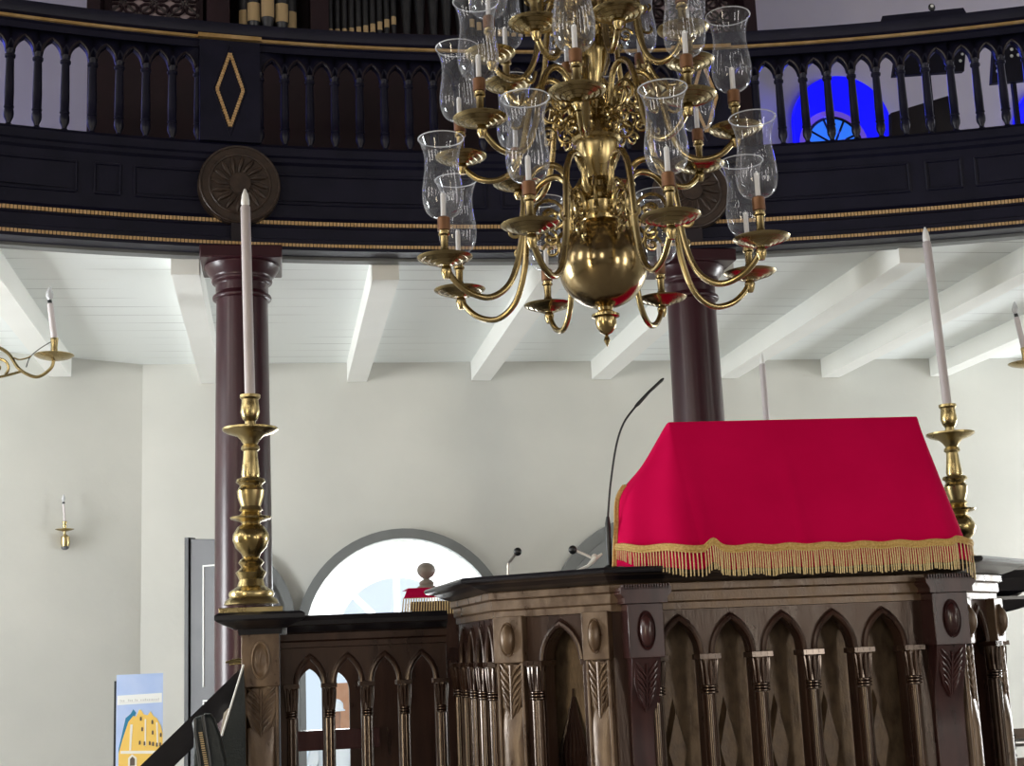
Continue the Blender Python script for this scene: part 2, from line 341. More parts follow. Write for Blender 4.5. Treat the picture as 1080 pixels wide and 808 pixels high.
# outside: paving, low orange house and a person
struct(MB().box((1.5, 22, -1.0), (30, 19.5, .1)).build('ground_outside', GRASS))
hp = at(346, 712, 22)
m = MB().box((hp.x+1.5, 22.2, .1), (3.0, .4, 2.1)); t = m.build('garden_wall', ORANGE); tag(t, 'orange rendered wall outside, seen through the arches of the left balustrade', 'wall')
def person(loc):
    t = thing('person', loc, 'person outside in white shirt and white cap, seen through the left balustrade', 'person')
    L = V(loc); me = bpy.data.meshes.new('body')
    V_ = [(0, 0, .95), (0, 0, 1.2), (0, 0, 1.42), (0, 0, 1.52), (0, -.01, 1.64), (0, -.01, 1.74), (.19, 0, 1.42), (.23, 0, 1.12), (.21, -.08, .87), (-.19, 0, 1.42), (-.23, 0, 1.12), (-.21, -.08, .87),
          (.09, 0, .9), (.1, -.01, .48), (.1, 0, .07), (.1, -.14, .04), (-.09, 0, .9), (-.1, -.01, .48), (-.1, 0, .07), (-.1, -.14, .04)]
    E_ = [(0, 1), (1, 2), (2, 3), (3, 4), (4, 5), (2, 6), (6, 7), (7, 8), (2, 9), (9, 10), (10, 11), (0, 12), (12, 13), (13, 14), (14, 15), (0, 16), (16, 17), (17, 18), (18, 19)]
    Rr = [.14, .14, .13, .055, .085, .07, .055, .042, .03, .055, .042, .03, .085, .06, .04, .035, .085, .06, .04, .035]
    me.from_pydata(V_, E_, []); me.materials.append(SKIN)
    o = bpy.data.objects.new('body', me); COL.objects.link(o); o.parent = t
    md = o.modifiers.new('skin', 'SKIN'); o.modifiers.new('sub', 'SUBSURF').levels = 1
    sv = me.skin_vertices[0].data
    for i, r_ in enumerate(Rr): sv[i].radius = (r_, r_)
    sv[0].use_root = True
    sh = MB().lathe([(.17, .82), (.18, 1.0), (.175, 1.2), (.20, 1.38), (.12, 1.47), (.07, 1.5)], L, 16)
    sh.tube([L+V((.17, 0, 1.4)), L+V((.24, 0, 1.15))], [.075, .065]); sh.tube([L+V((-.17, 0, 1.4)), L+V((-.24, 0, 1.15))], [.075, .065])
    sh.build('shirt', SHIRT, t)
    MB().lathe([(.12, 1.70), (.118, 1.71), (.102, 1.72), (.098, 1.78), (.06, 1.82), (.01, 1.83)], L, 16).build('cap', SHIRT, t)
    MB().lathe([(.10, .84), (.17, .86), (.17, .98)], L, 14).tube([L+V((.09, 0, .9)), L+V((.1, 0, .1))], [.1, .07]).tube([L+V((-.09, 0, .9)), L+V((-.1, 0, .1))], [.1, .07]).build('trousers', DGREY, t)
pp = at(352, 738, 15.5); person((pp.x, 15.5, pp.z-1.82))

# ------------------------------------------------------------------ gallery balustrade
G = thing('gallery_balustrade', (1.0, 8.3, 3.89), 'long black curved gallery front with gilt lines and pointed arcade, resting on the two columns', 'gallery')
MB().sweep([(0, 3.895), (.10, 3.895), (.10, 3.936), (.085, 3.94), (.085, 3.965), (.06, 3.975), (.06, 4.04), (.045, 4.055), (.045, 4.09), (.02, 4.12), (.02, 4.445), (.04, 4.46), (.04, 4.485), (.055, 4.495), (.055, 4.545), (.03, 4.57), (-.06, 4.57), (-.06, 3.90)], pa).build('fascia', NAVY, G)
MB().sweep([(.035, 5.163), (.035, 5.20), (.05, 5.207), (.05, 5.236), (.075, 5.246), (.085, 5.276), (.085, 5.312), (-.08, 5.312), (-.08, 5.163)], pa).build('top_rail', NAVY, G)
MB().sweep([(.05, 5.212), (.062, 5.215), (.062, 5.231), (.05, 5.234)], pa).build('gilt_strip', GILT, G)
def bead_strip(off, z, h, name='gilt_bead_strip'):
    m = MB(); n = int(9.0/.021); a0 = -.30; 
    for k in range(n):
        a = -.36+k*.0021+.0
        if a > .50: break
        rr = GR-off; x, y = CX+rr*math.sin(a), CY+rr*math.cos(a)
        m.box((x, y, z), (.016, .016, h), rz=-a)
    o = m.build(name, GILT2, G, smooth=False)
bead_strip(.050, 4.075, .022); bead_strip(.102, 3.924, .018)
# pilasters with diamond
PIL = [(-.257, .36), (2.70, .36)]
def GA(x): return math.asin((x-CX)/GR)
def Gf(a0):
    ca, sa = math.cos(a0), math.sin(a0)
    def f(u, w, z):    # u along arc, w to the nave
        rr = GR-w; a = a0+u/GR
        return V((CX+rr*math.sin(a), CY+rr*math.cos(a), z))
    return f
for px_, pw_ in PIL:
    f = Gf(GA(px_)); h = pw_/2
    p = MB().prism([(-h, 4.565), (-h, 5.20), (h, 5.20), (h, 4.565)], f, -.06, .065).build('diamond_pilaster', NAVY, G, smooth=False)
    MB().prism([(-h-.01, 5.212), (-h-.01, 5.236), (h+.01, 5.236), (h+.01, 5.212)], f, .06, .085).build('gilt_strip', GILT, G, smooth=False)
    b = MB(); cz, dh, dw = 4.888, .235, .078
    for s1 in (1, -1):
        for s2 in (1, -1):
            for k in range(15):
                t_ = (k+.5)/15; u, z = s1*dw*(1-t_), cz+s2*dh*t_
                b.prism([(u-.010, z-.0065), (u-.010, z+.0065), (u+.010, z+.0065), (u+.010, z-.0065)], f, .065, .078)
    b.build('gilt_diamond', GILT2, p, smooth=False)
    rr = MB()
    for s1, s2 in ((1, 1), (-1, 1), (1, -1), (-1, -1)):
        rr.tube([f(s1*(dw+.022), .066, cz), f(0, .066, cz+s2*(dh+.055))], .005, 6)
    rr.build('diamond_moulding', NAVY, p)
# roundels at the column heads
for px_ in (-.206, 2.575):
    f = Gf(GA(px_)); zc = 4.285 if px_ < 0 else 4.262
    m = MB(); N = 40
    def disc(r, w0, w1): m.prism([(r*math.cos(2*PI*k/N), zc+r*math.sin(2*PI*k/N)) for k in range(N)], f, w0, w1)
    disc(.243, .02, .10); disc(.225, .10, .112)
    o = m.build('carved_roundel', ROUNDEL, G)
    m = MB()
    for r_ in (.232, .18): m.tube([f(r_*math.cos(2*PI*k/N), .113, zc+r_*math.sin(2*PI*k/N)) for k in range(N+1)], .008, 6, caps=False)
    disc(.062, .112, .135); m.build('boss', ROUNDEL, o)
    m = MB()
    for k in range(16):
        a = 2*PI*k/16; pts = [f(r_*math.cos(a+.10*math.sin(r_*30)), .114, zc+r_*math.sin(a+.10*math.sin(r_*30))) for r_ in (.07, .10, .13, .155, .172)]
        m.tube(pts, [.006, .014, .016, .012, .004], 6)
    m.build('petals', ROUNDEL, o)
    m = MB().prism([(-.05, 3.93), (-.05, 4.05), (.05, 4.05), (.05, 3.93)], f, .05, .10); m.build('keystone', NAVY2, G, smooth=False)
# arcade, balusters
BAY = .150
def pointed(a, h, n=7):   # left half of a pointed arch, half span a, rise h: from (-a,0) to (0,h)
    Rr = (a*a+h*h)/(2*a); th = math.atan2(h, Rr-a)
    return [(-a+Rr-Rr*math.cos(th*k/n), Rr*math.sin(th*k/n)) for k in range(n+1)]
def arch_bay(m, f, c, bw, a, zs, h, zt, w0, w1):
    L_ = pointed(a, h); 
    P = [(c-bw/2, zs), (c-bw/2, zt), (c+bw/2, zt), (c+bw/2, zs)]+[(c-x, zs+z) for x, z in L_][:-1]+[(c+x, zs+z) for x, z in reversed(L_)]
    m.prism(P, f, w0, w1)
def baluster(m, f, u, z0, z1):
    b = f(u, 0, 0); H = z1-z0
    pr = [(.026, 0), (.026, .02), (.014, .045), (.016, .07), (.027, .12), (.029, .16), (.028, .20), (.024, .235), (.029, .245), (.029, .26), (.026, .27), (.027, .45), (.023, .88), (.031, .90), (.031, .93), (.024, .94), (.030, 1.0)]
    m.lathe([(r_, z0+z*H) for r_, z in pr], (b.x, b.y, 0), 10)
spans = []
edges = [-2.65]+[v for px_, pw_ in PIL for v in (px_-pw_/2, px_+pw_/2)]+[5.6]
nb = 0
for k in range(0, len(edges), 2):
    xa, xb = edges[k], edges[k+1]; a0 = GA(xa); Ls = (GA(xb)-a0)*GR; n = round(Ls/BAY); bw = Ls/n; f = Gf(a0)
    m = MB()
    for i in range(n): arch_bay(m, f, (i+.5)*bw, bw, bw/2-.028, 5.03, .085, 5.17, -.03, .02)
    m.build('arcade', NAVY, G)
    m = MB()
    for i in range(n):
        L_ = pointed(bw/2-.020, .098); c = (i+.5)*bw
        m.tube([f(c+x, .022, 5.03+z) for x, z in L_]+[f(c-x, .022, 5.03+z) for x, z in reversed(L_)][1:], .007, 6)
    m.build('arch_moulding', NAVY2, G)
    for i in range(n+1):
        if nb >= 96: break
        m = MB(); baluster(m, f, i*bw, 4.565, 5.035); m.build('baluster', NAVY, G); nb += 1
# recessed-panel mouldings on the fascia
def fpanel(xa, xb):
    a0 = GA(xa); Ls = (GA(xb)-a0)*GR; f = Gf(a0); m = MB(); n = max(2, int(Ls/.1))
    for z in (4.205, 4.385): m.tube([f(Ls*i/n, .022, z) for i in range(n+1)], .0085, 6)
    for u in (0, Ls): m.tube([f(u, .022, 4.205), f(u, .022, 4.385)], .0085, 6)
    m.prism([(.02, 4.222), (.02, 4.37), (Ls-.02, 4.37), (Ls-.02, 4.222)], f, .015, .0245)
    m.build('fascia_panel', NAVY, G)
for xa, xb in ((-2.3, -1.12), (-1.02, -.88), (-.80, -.32), (-.08, 1.05), (1.15, 1.3), (1.4, 2.45), (2.72, 2.95), (3.02, 3.9), (4.0, 4.2), (4.28, 5.4)): fpanel(xa, xb)

# ------------------------------------------------------------------ columns
def column(x, y, lab):
    t = thing('column', (x, y, 0), lab, 'column', local=True)
    MB().lathe([(.235, 0), (.235, .06), (.20, .10), (.21, .16), (.168, .2), (.168, .8), (.160, 2.4), (.150, 3.62)], n=40).build('shaft', COLUMN, t)
    c = MB().lathe([(.15, 3.60), (.168, 3.605), (.175, 3.615), (.168, 3.63), (.153, 3.64), (.153, 3.70), (.175, 3.705), (.178, 3.72), (.175, 3.735), (.20, 3.765), (.215, 3.79), (.222, 3.81)], n=40)
    c.box((0, 0, 3.845), (.47, .47, .075)); c.build('capital', COLUMN, t, bevel=.008)
    return t
column(-.186, 8.24, 'dark red column under the gallery, behind the tall left candlestick')
column(2.567, 8.26, 'dark red column behind the red pulpit cloth, under the chandelier')

# ------------------------------------------------------------------ organ and upper floor things
OY = 9.6; OC = 1.185; hw = 2.46
O = thing('pipe_organ', (OC, OY, 4.08), 'dark maroon pipe organ with gold mouthed pipes standing behind the gallery front', 'organ')
m = MB(); m.box((OC, OY+.5, 5.005), (2*hw, .9, 1.83)); m.box((OC, OY+.75, 6.9), (2*hw, .4, 2.0)); m.build('case', MAROON, O, smooth=False)
m = MB(); m.box((OC, OY+.02, 5.905), (2*hw+.06, .16, .05)); m.build('case_cornice', MAROON, O, smooth=False)
for s in (-1, 1):
    for u, ww in ((.84, .13), (1.56, .16), (2.42, .09)): MB().box((OC+s*u, OY+.25, 6.9), (ww, .5, 1.93)).build('case_stile', MAROON, O, smooth=False)
for s in (-1, 1):
    # fretwork panel
    c = OC+s*2.02
    MB().box((c, OY+.22, 6.4), (.68, .02, .8)).build('fretwork_ground', FRET, O, smooth=False)
    m = MB()
    m.box((c, OY+.2, 6.01), (.68, .03, .06)); 
    for sx in (-1, 1): m.box((c+sx*.32, OY+.2, 6.4), (.05, .03, .8))
    for i in range(6):
        for j in range(7):
            a, b_ = c-.27+.108*i, 6.075+.1*j
            m.tube([V((a+.045*math.cos(q*PI/5), OY+.19, b_+.038*math.sin(q*PI/5))) for q in range(11)], .0115, 6, caps=False)
            if (i+j) % 2: m.tube([V((a-.05, OY+.19, b_-.05)), V((a+.05, OY+.19, b_+.05))], .010, 5)
            else: m.tube([V((a-.05, OY+.19, b_+.05)), V((a+.05, OY+.19, b_-.05))], .010, 5)
    m.build('fretwork', MAROON, O)
    def pipe(x, y, r_, z0, zm, H, mw):
        p = MB().lathe([(r_*.45, z0), (r_*.93, z0+(zm-z0)*.9), (r_, zm), (r_, H)], (x, y, 0), 14).build('pipe', PIPE, O)
        q = MB(); n = 6
        for k in range(n):
            a0, a1 = -PI/2-1.0+2.0*k/n, -PI/2-1.0+2.0*(k+1)/n; rr = r_*1.03
            q.add([(x+rr*math.cos(a0), y+rr*math.sin(a0), zm-.01), (x+rr*math.cos(a1), y+rr*math.sin(a1), zm-.01), (x+rr*math.cos(a1), y+rr*math.sin(a1), zm+mw), (x+rr*math.cos(a0), y+rr*math.sin(a0), zm+mw)], [(0, 1, 2, 3)])
            rr = r_*1.0
            q.add([(x+rr*math.cos(a0), y+rr*math.sin(a0), zm-.01), (x+rr*math.cos(a1), y+rr*math.sin(a1), zm-.01), (x+rr*math.cos(a1), y+rr*math.sin(a1), zm+mw), (x+rr*math.cos(a0), y+rr*math.sin(a0), zm+mw)], [(3, 2, 1, 0)])
        q.build('pipe_mouth', MOUTH, p)
    for k in range(5):     # round tower
        a = -PI+PI*(k+.5)/5; pipe(OC+s*1.21+.17*math.cos(a)*1.0, OY+.22+.17*math.sin(a), .052, 5.93, 6.03+.02*(2-abs(k-2)), 7.3, .13)
    for k in range(10):    # small pipes, mouths rising to the middle
        pipe(OC+s*(.76-.052*k), OY+.15, .021, 5.93, 5.985+.0014*k*k, 7.0, .055)
for k in range(5): pipe(OC-.2+.1*k, OY+.13, .045, 5.92, 6.32+.03*(2-abs(k-2)), 7.6, .12)
# blue upper windows in the back wall
def blue_window(cx, n):
    cz, r_ = 6.14, .47
    m = MB().prism(arch_pts(cx, cz, r_, 32)+[(cx+r_, cz-.6), (cx-r_, cz-.6)], X3, 11.62, 11.69)
    o = struct(m.build('window_%d' % n, BLUE1, origin=(cx, 11.65, cz-.6)))
    q = lambda r1, r2, zc: [(cx-.11+r1*math.cos(PI*k/20), zc+r1*math.sin(PI*k/20)) for k in range(21)]+[(cx-.11+r2*math.cos(PI*k/20), zc+r2*math.sin(PI*k/20)) for k in reversed(range(21))]
    zc = 5.93
    MB().prism(q(.33, .26, zc), X3, 11.60, 11.61).build('violet_band', VIOLET, o)
    MB().prism([(cx-.11+.26*math.cos(PI*k/20), zc+.26*math.sin(PI*k/20)) for k in range(21)]+[(cx-.37, zc-.3), (cx+.15, zc-.3)], X3, 11.60, 11.61).build('pale_pane', BLUE2, o)
    b = MB(); b.tube([V((cx-.11+.26*math.cos(PI*k/20), 11.595, zc+.26*math.sin(PI*k/20))) for k in range(21)], .014, 6)
    for dg in (25, 65, 110, 150): b.tube([V((cx-.11, 11.595, zc)), V((cx-.11+.26*math.cos(R(dg)), 11.595, zc+.26*math.sin(R(dg))))], .011, 6)
    b.build('muntins', NAVY, o)
blue_window(5.17, 2); blue_window(7.36, 3)
# dark boards and boxes on the gallery seen between the balusters
def plate(name, pts, Y, th, m_, lab, cat, holes=(), stand=False):
    P = [at(x, y, Y) for x, y in pts]
    if name == 'sloped_screen':
        for p in (P[0], P[-1]): p.z = 4.085
    k = MB().prism([(p.x, p.z) for p in P], X3, Y, Y+th)
    if stand:
        cx = sum(p.x for p in P)/len(P); zb = min(p.z for p in P)
        k.box((cx, Y+th+.02, (zb+.1+4.08)/2), (.03, .03, zb+.1-4.08)).box((cx, Y+th+.02, 4.09), (.3, .3, .02))
    o = k.build(name, m_, smooth=False); tag(o, lab, cat)
    if holes:
        h = MB()
        for x, y, r_ in holes:
            c = at(x, y, Y-.004); h.prism([(c.x+r_*math.cos(PI*q/6), c.z+r_*math.sin(PI*q/6)) for q in range(12)], X3, Y-.006, Y)
        h.build('lit_hole_disc', PRINTW, o)  # white discs stand for light showing through the holes
    return o
o1 = plate('equipment_case', [(942, 80), (946, 50), (1019, 46), (1017, 75)], 8.9, .04, NAVY, 'black equipment case with white dots for lit holes behind the right gallery balusters', 'case', [(950, 68, .012), (1013, 64, .012), (1015, 57, .010)], stand=True)
o2 = plate('equipment_case', [(1046, 88), (1049, 40), (1095, 38), (1092, 84)], 8.8, .04, NAVY, 'black drilled case behind the balusters at the far right edge', 'case', [(1052, 61, .010), (1052, 69, .011), (1052, 75, .012), (1067, 52, .012), (1073, 51, .010), (1067, 59, .012), (1074, 58, .012)], stand=True)
o3 = plate('sloped_screen', [(939, 230), (940, 119), (1000, 101), (1006, 116), (1009, 225)], 9.2, .05, NAVY2, 'dark sloping-topped wooden screen behind the balusters right of the blue window', 'screen')
# shelf board and knob on the top rail
pc = at(990, 30, 7.75)
m = MB(); f = Gf(GA(4.07)); m.prism([(-.27, 5.313), (-.25, 5.363), (.25, 5.363), (.27, 5.313)], f, -.12, .05)
o = m.build('music_board', NAVY, smooth=False); tag(o, 'low black board lying on the gallery rail at the right', 'board')
t = thing('rail_knob', f(.07, -.03, 5.363), 'tiny round knob standing on the board on the right gallery rail', 'lamp')
b = f(.07, -.03, 5.363); MB().tube([b, b+V((0, 0, .035))], .005, 6).build('stem', BLACK, t)
MB().ell(b+V((0, -.005, .058)), (.024, .014, .026)).build('head', BLACK, t); MB().ell(b+V((-.004, -.018, .062)), (.011, .006, .011)).build('lens', TIP, t)  # stem, ball and pale face of a small knob, not a lamp

# ------------------------------------------------------------------ joinery of the pulpit
def frame_of(O_, U_):
    O_ = V(O_); U_ = V(U_).normalized(); N_ = V((U_.y, -U_.x))
    def f(u, w, z): q = O_+U_*u+N_*w; return V((q.x, q.y, z))
    return f, U_, N_
def leafy(zc0, zc1):
    return lambda r_, z, a: r_*(1+.13*math.cos(6*a+ (z-zc0)/(zc1-zc0)*1.2))
def colonnette(root, f, u, zs, zb, r=.024, w=.0, m_=None):
    m_ = m_ or POLISH
    b = f(u, w, 0); m = MB()
    ang = math.atan2((f(1, 0, 0)-f(0, 0, 0)).y, (f(1, 0, 0)-f(0, 0, 0)).x)
    m.box((b.x, b.y, zs-.009), (r*3.3, r*3.0, .018), rz=ang)
    for k in (-1, 0, 1): 
        q = f(u+k*r*1.0, w+r*1.45, 0); m.box((q.x, q.y, zs-.008), (r*.45, .006, .013), rz=ang)
    zc = zs-.018; hc = .092
    m.lathe([(r*1.32, zc), (r*1.22, zc-.02), (r*1.10, zc-.05), (r*1.05, zc-hc)], (b.x, b.y, 0), 24, lob_fn=leafy(zc-hc, zc))
    for k in range(5):   # upright leaves
        q = -1.2+.6*k; a = ang-PI/2+q
        p = [V((b.x+rr*math.cos(a), b.y+rr*math.sin(a), z)) for rr, z in ((r*1.08, zc-hc), (r*1.16, zc-hc*.6), (r*1.27, zc-hc*.25), (r*1.42, zc-.004))]
        m.tube(p, [.004, .007, .007, .004], 6)
    zr = zc-hc
    for k in range(3): m.lathe([(r*1.0, zr-.011*k), (r*1.28, zr-.011*k-.003), (r*1.28, zr-.011*k-.007), (r*1.0, zr-.011*k-.010)], (b.x, b.y, 0), 20)
    zf = zr-.034
    m.lathe([(r*.92, zf), (r*.95, (zf+zb)/2), (r*1.05, zb)], (b.x, b.y, 0), 48, lob_fn=lambda r_, z, a: r_*(1+.07*math.cos(10*a)))
    return m.build('colonnette', m_, root)
def leaf_carving(m, f, u, z0, z1, hw_, w):
    n = 6; o_ = [(0, 0), (.55, -.01), (.95, .10), (1.0, .30), (.86, .55), (.5, .80), (0, 1)]
    m.prism([(u+s*x*hw_, z0+(z1-z0)*t) for s, seq in ((-1, o_), (1, list(reversed(o_))[1:-1])) for x, t in seq], f, w-.004, w+.004)
    m.tube([f(u, w+.006, z0), f(u, w+.010, z1+.01)], [.006, .004], 6)
    for k in range(n):
        t_ = k/n; z = z0+(z1-z0)*t_*.82; ww = hw_*(1-.55*t_*t_)
        for s in (-1, 1):
            m.tube([f(u+s*ww*.97, w+.003, z+.008), f(u+s*ww*.5, w+.010, z-.016), f(u+s*.004, w+.006, z-.046)], [.003, .0065, .0035], 6)
    # outline
    for s in (-1, 1): m.tube([f(u+s*hw_, w, z0), f(u+s*hw_*1.02, w, z0+(z1-z0)*.4), f(u+s*hw_*.6, w, z0+(z1-z0)*.75), f(u, w, z1)], .004, 6)
def oval_boss(m, f, u, z, a, b, w, ringonly=False):
    def pt(r_, h, q): return f(u+a*r_*math.cos(q), w+h, z+b*r_*math.sin(q))
    rings = [(1.12, 0), (1.10, .006), (1.0, .002), (.96, .0), (.92, .008), (.75, .018), (.5, .026), (.25, .030), (.02, .031)] if not ringonly else [(1.1, 0), (1.08, .010), (.95, .012), (.80, .004), (.62, .001), (.4, .003), (.02, .004)]
    N = 28; vs = [pt(r_, h, 2*PI*k/N) for r_, h in rings for k in range(N)]
    fs = [(i*N+k, i*N+(k+1) % N, (i+1)*N+(k+1) % N, (i+1)*N+k) for i in range(len(rings)-1) for k in range(N)]
    m.add(vs, fs)
def panel_post(root, f, u0_, u1_, z1, zblk, zb, w, depth=.1, m_=None, boss=True, ringonly=False, console=False):
    m_ = m_ or WOOD; uc = (u0_+u1_)/2; hwid = (u1_-u0_)/2
    m = MB()
    if console:
        # block, then S-shaped console falling back to the pilaster
        m.prism([(u0_, zblk), (u0_, z1), (u1_, z1), (u1_, zblk)], f, -depth, w)
        prof = [(w-.022, zblk), (w-.030, zblk-.04), (w-.046, zblk-.09), (w-.066, zblk-.14), (w-.082, zblk-.20), (w-.088, zblk-.30), (w-.088, zb)]
        a, b_ = u0_+.012, u1_-.012
        for i in range(len(prof)-1):
            (wa, za), (wb, zb_) = prof[i], prof[i+1]
            vs = [f(a, -depth, za), f(b_, -depth, za), f(b_, wa, za), f(a, wa, za), f(a, -depth, zb_), f(b_, -depth, zb_), f(b_, wb, zb_), f(a, wb, zb_)]
            m.add(vs, [(2, 3, 7, 6), (0, 3, 7, 4), (1, 2, 6, 5)])
    else:
        m.prism([(u0_, zblk), (u0_, z1), (u1_, z1), (u1_, zblk)], f, -depth, w)
        m.prism([(u0_+.006, zb), (u0_+.006, zblk), (u1_-.006, zblk), (u1_-.006, zb)], f, -depth, w-.02)
        for s in (-1, 1):
            u_ = uc+s*(hwid-.012); m.prism([(u_-.006, zb), (u_-.006, zblk), (u_+.006, zblk), (u_+.006, zb)], f, w-.02, w-.008)
    p = m.build('corner_post', m_, root, bevel=.003)
    q = MB()
    oval_boss(q, f, uc, (z1+zblk)/2, hwid*.45, (z1-zblk)*.33, w, ringonly); q.build('oval_boss', m_, p)
    q = MB()
    if console: 
        def fc(u, w_, z): 
            t_ = max(0, min(1, (zblk-z)/.2)); return f(u, w_-.012-.048*t_**1.2, z)
        leaf_carving(q, fc, uc, zblk-.02, zblk-.19, hwid*.62, w-.012)
    else: leaf_carving(q, f, uc, zblk-.008, zblk-.215, hwid*.78, w-.018)
    q.build('carved_leaf', m_, p)
    if not console:   # rounded shaft below the leaf
        q = MB(); zt = zblk-.215
        n = 10; a_ = hwid*.74
        vs = []
        for z, k_ in ((zt+.05, .1), (zt, .5), (zt-.08, .9), (zb, 1)):
            for i in range(n+1):
                th = PI*i/n; vs.append(f(uc-a_*math.cos(th), w-.021+.026*k_*math.sin(th), z))
        fs = [(j*(n+1)+i, j*(n+1)+i+1, (j+1)*(n+1)+i+1, (j+1)*(n+1)+i) for j in range(3) for i in range(n)]
        q.add(vs, fs); q.build('post_shaft', m_, p)
    return p
def facet(root, O_, U_, L, us, zt, zs, zb, rise=.125, thick=.075, back=True, orn='diamond', backm=None, cols=True, skip=(), colr=.024, ends=True, am=None, bmat=None, openb=()):
    f, U2, N2 = frame_of(O_, U_); bw = us[1]-us[0]
    m = MB(); a = bw/2-.026
    for i in range(len(us)-1):
        arch_bay(m, f, (us[i]+us[i+1])/2, us[i+1]-us[i], a, zs, rise, zt, -thick, 0)
    if us[0] > .002: m.prism([(0, zb), (0, zt), (us[0], zt), (us[0], zb)], f, -thick, 0)
    if us[-1] < L-.002: m.prism([(us[-1], zb), (us[-1], zt), (L, zt), (L, zb)], f, -thick, 0)
    for u in us: m.prism([(u-.024, zb), (u-.024, zs-.02), (u-.034, zs-.02), (u-.034, zs), (u+.034, zs), (u+.034, zs-.02), (u+.024, zs-.02), (u+.024, zb)], f, -thick, -.006)
    arc_ = m.build('arcade', am or WOOD, root, smooth=False, bevel=.002)
    for i in range(len(us)-1):
        c = (us[i]+us[i+1])/2; L_ = pointed(a+.006, rise+.006, 8)
        pts = [f(c+x, .004, zs+z) for x, z in L_]+[f(c-x, .004, zs+z) for x, z in reversed(L_)][1:]
        mm = MB().tube(pts, .0115, 8)
        mm.build('arch_moulding', am or WOOD, arc_)
        L_ = pointed(a+.016, rise+.022, 8)
        if cols:
            mm = MB().tube([f(c+x, .001, zs+z) for x, z in L_]+[f(c-x, .001, zs+z) for x, z in reversed(L_)][1:], .0035, 5); mm.build('arch_bead', am or WOOD, arc_)
    if back:
        o = MB().prism([(0, zb), (0, zt-.01), (L, zt-.01), (L, zb)], f, -thick-.10, -thick-.07).build('back_panel', backm or PANELW, root, smooth=False) if not openb else None
        for i in range(len(us)-1):
            c = (us[i]+us[i+1])/2; w_ = -thick-.07; hb = bw*.235
            if orn == 'diamond':
                zc = zs-.347; hh = .19
                q = MB().add([f(c-hb, w_, zc), f(c, w_, zc+hh), f(c+hb, w_, zc), f(c, w_, zc-hh), f(c, w_+.034, zc+hh*.74), f(c+hb*.74, w_+.034, zc), f(c, w_+.034, zc-hh*.74), f(c-hb*.74, w_+.034, zc)],
                             [(0, 1, 4, 7), (1, 2, 5, 4), (2, 3, 6, 5), (3, 0, 7, 6), (4, 5, 6, 7)])
                q.build('carved_diamond', backm or PANELW, root, smooth=False)
            elif orn == 'flame':
                q = MB(); zc = zs-.13; c = c-.045
                for k in range(7):
                    s = (k-3)/3
                    pts = [f(c+s*hb*.35, w_+.006, zc-.33), f(c+s*hb*1.0, w_+.016, zc-.27), f(c+s*hb*1.05+.004, w_+.022, zc-.20), f(c+s*hb*.5+.006, w_+.020, zc-.10), f(c+.004+s*.004, w_+.01, zc-.01+(.03 if k == 3 else 0))]
                    q.tube(catmull(pts, 4), [.010]*8+[.008]*4+[.006]*3+[.003]*2, 6)
                q.build('carved_flame', WOOD, root)
                q = MB()
                for k in range(12):
                    a_ = 2*PI*k/12; q.tube([f(c, w_+.02, zc-.40), f(c+.045*math.cos(a_), w_+.012, zc-.40+.06*math.sin(a_))], [.006, .011], 6)
                q.build('carved_rosette', WOOD, root)
    if cols:
        for i, u in enumerate(us):
            if i not in skip: colonnette(root, f, u, zs, zb, colr, .012)
    return f
PX = 1.865
OUT = [(.78, 6.20), (.83, 5.41), (1.20, 5.08), (2.53, 5.08), (2.87, 5.41), (2.91, 6.20)]
P = thing('pulpit', (PX, 5.6, 0), 'large dark carved wooden pulpit with gothic arches, under the red fringed cloth', 'pulpit')
ZB = .45
# front
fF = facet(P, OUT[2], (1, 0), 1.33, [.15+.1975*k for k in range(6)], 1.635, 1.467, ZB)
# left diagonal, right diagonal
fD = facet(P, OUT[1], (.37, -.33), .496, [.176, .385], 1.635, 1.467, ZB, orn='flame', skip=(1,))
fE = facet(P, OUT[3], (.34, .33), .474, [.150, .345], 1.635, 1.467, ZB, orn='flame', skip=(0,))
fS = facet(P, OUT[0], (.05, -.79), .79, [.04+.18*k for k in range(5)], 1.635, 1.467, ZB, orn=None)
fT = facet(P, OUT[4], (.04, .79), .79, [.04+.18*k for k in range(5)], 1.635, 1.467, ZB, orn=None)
# inner shell of the pulpit box
MB().sweep([(-.20, ZB), (-.20, 1.70), (-.24, 1.70), (-.24, ZB)], OUT).build('inner_lining', WOOD, P, smooth=False)
# frieze + ledge + base
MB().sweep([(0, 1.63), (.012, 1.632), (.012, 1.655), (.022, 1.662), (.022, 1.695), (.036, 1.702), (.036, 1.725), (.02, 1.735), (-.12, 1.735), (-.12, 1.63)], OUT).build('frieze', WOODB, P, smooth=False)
MB().sweep([(.02, 1.728), (.04, 1.731), (.075, 1.742), (.105, 1.756), (.13, 1.760), (.145, 1.765), (.150, 1.775), (.143, 1.784), (-.26, 1.788), (-.26, 1.728)], OUT).build('ledge', LEDGE, P, smooth=False)
MB().sweep([(-.2, 0), (.03, 0), (.03, .30), (.05, .32), (.05, .42), (.02, .46), (-.2, .46)], OUT).build('base', WOOD, P, smooth=False)
# floor of the box
MB().prism([(p[0], p[1]) for p in OUT], lambda u, w_, z: V((u, z, w_)), .40, .45).build('platform', WOOD, P, smooth=False)
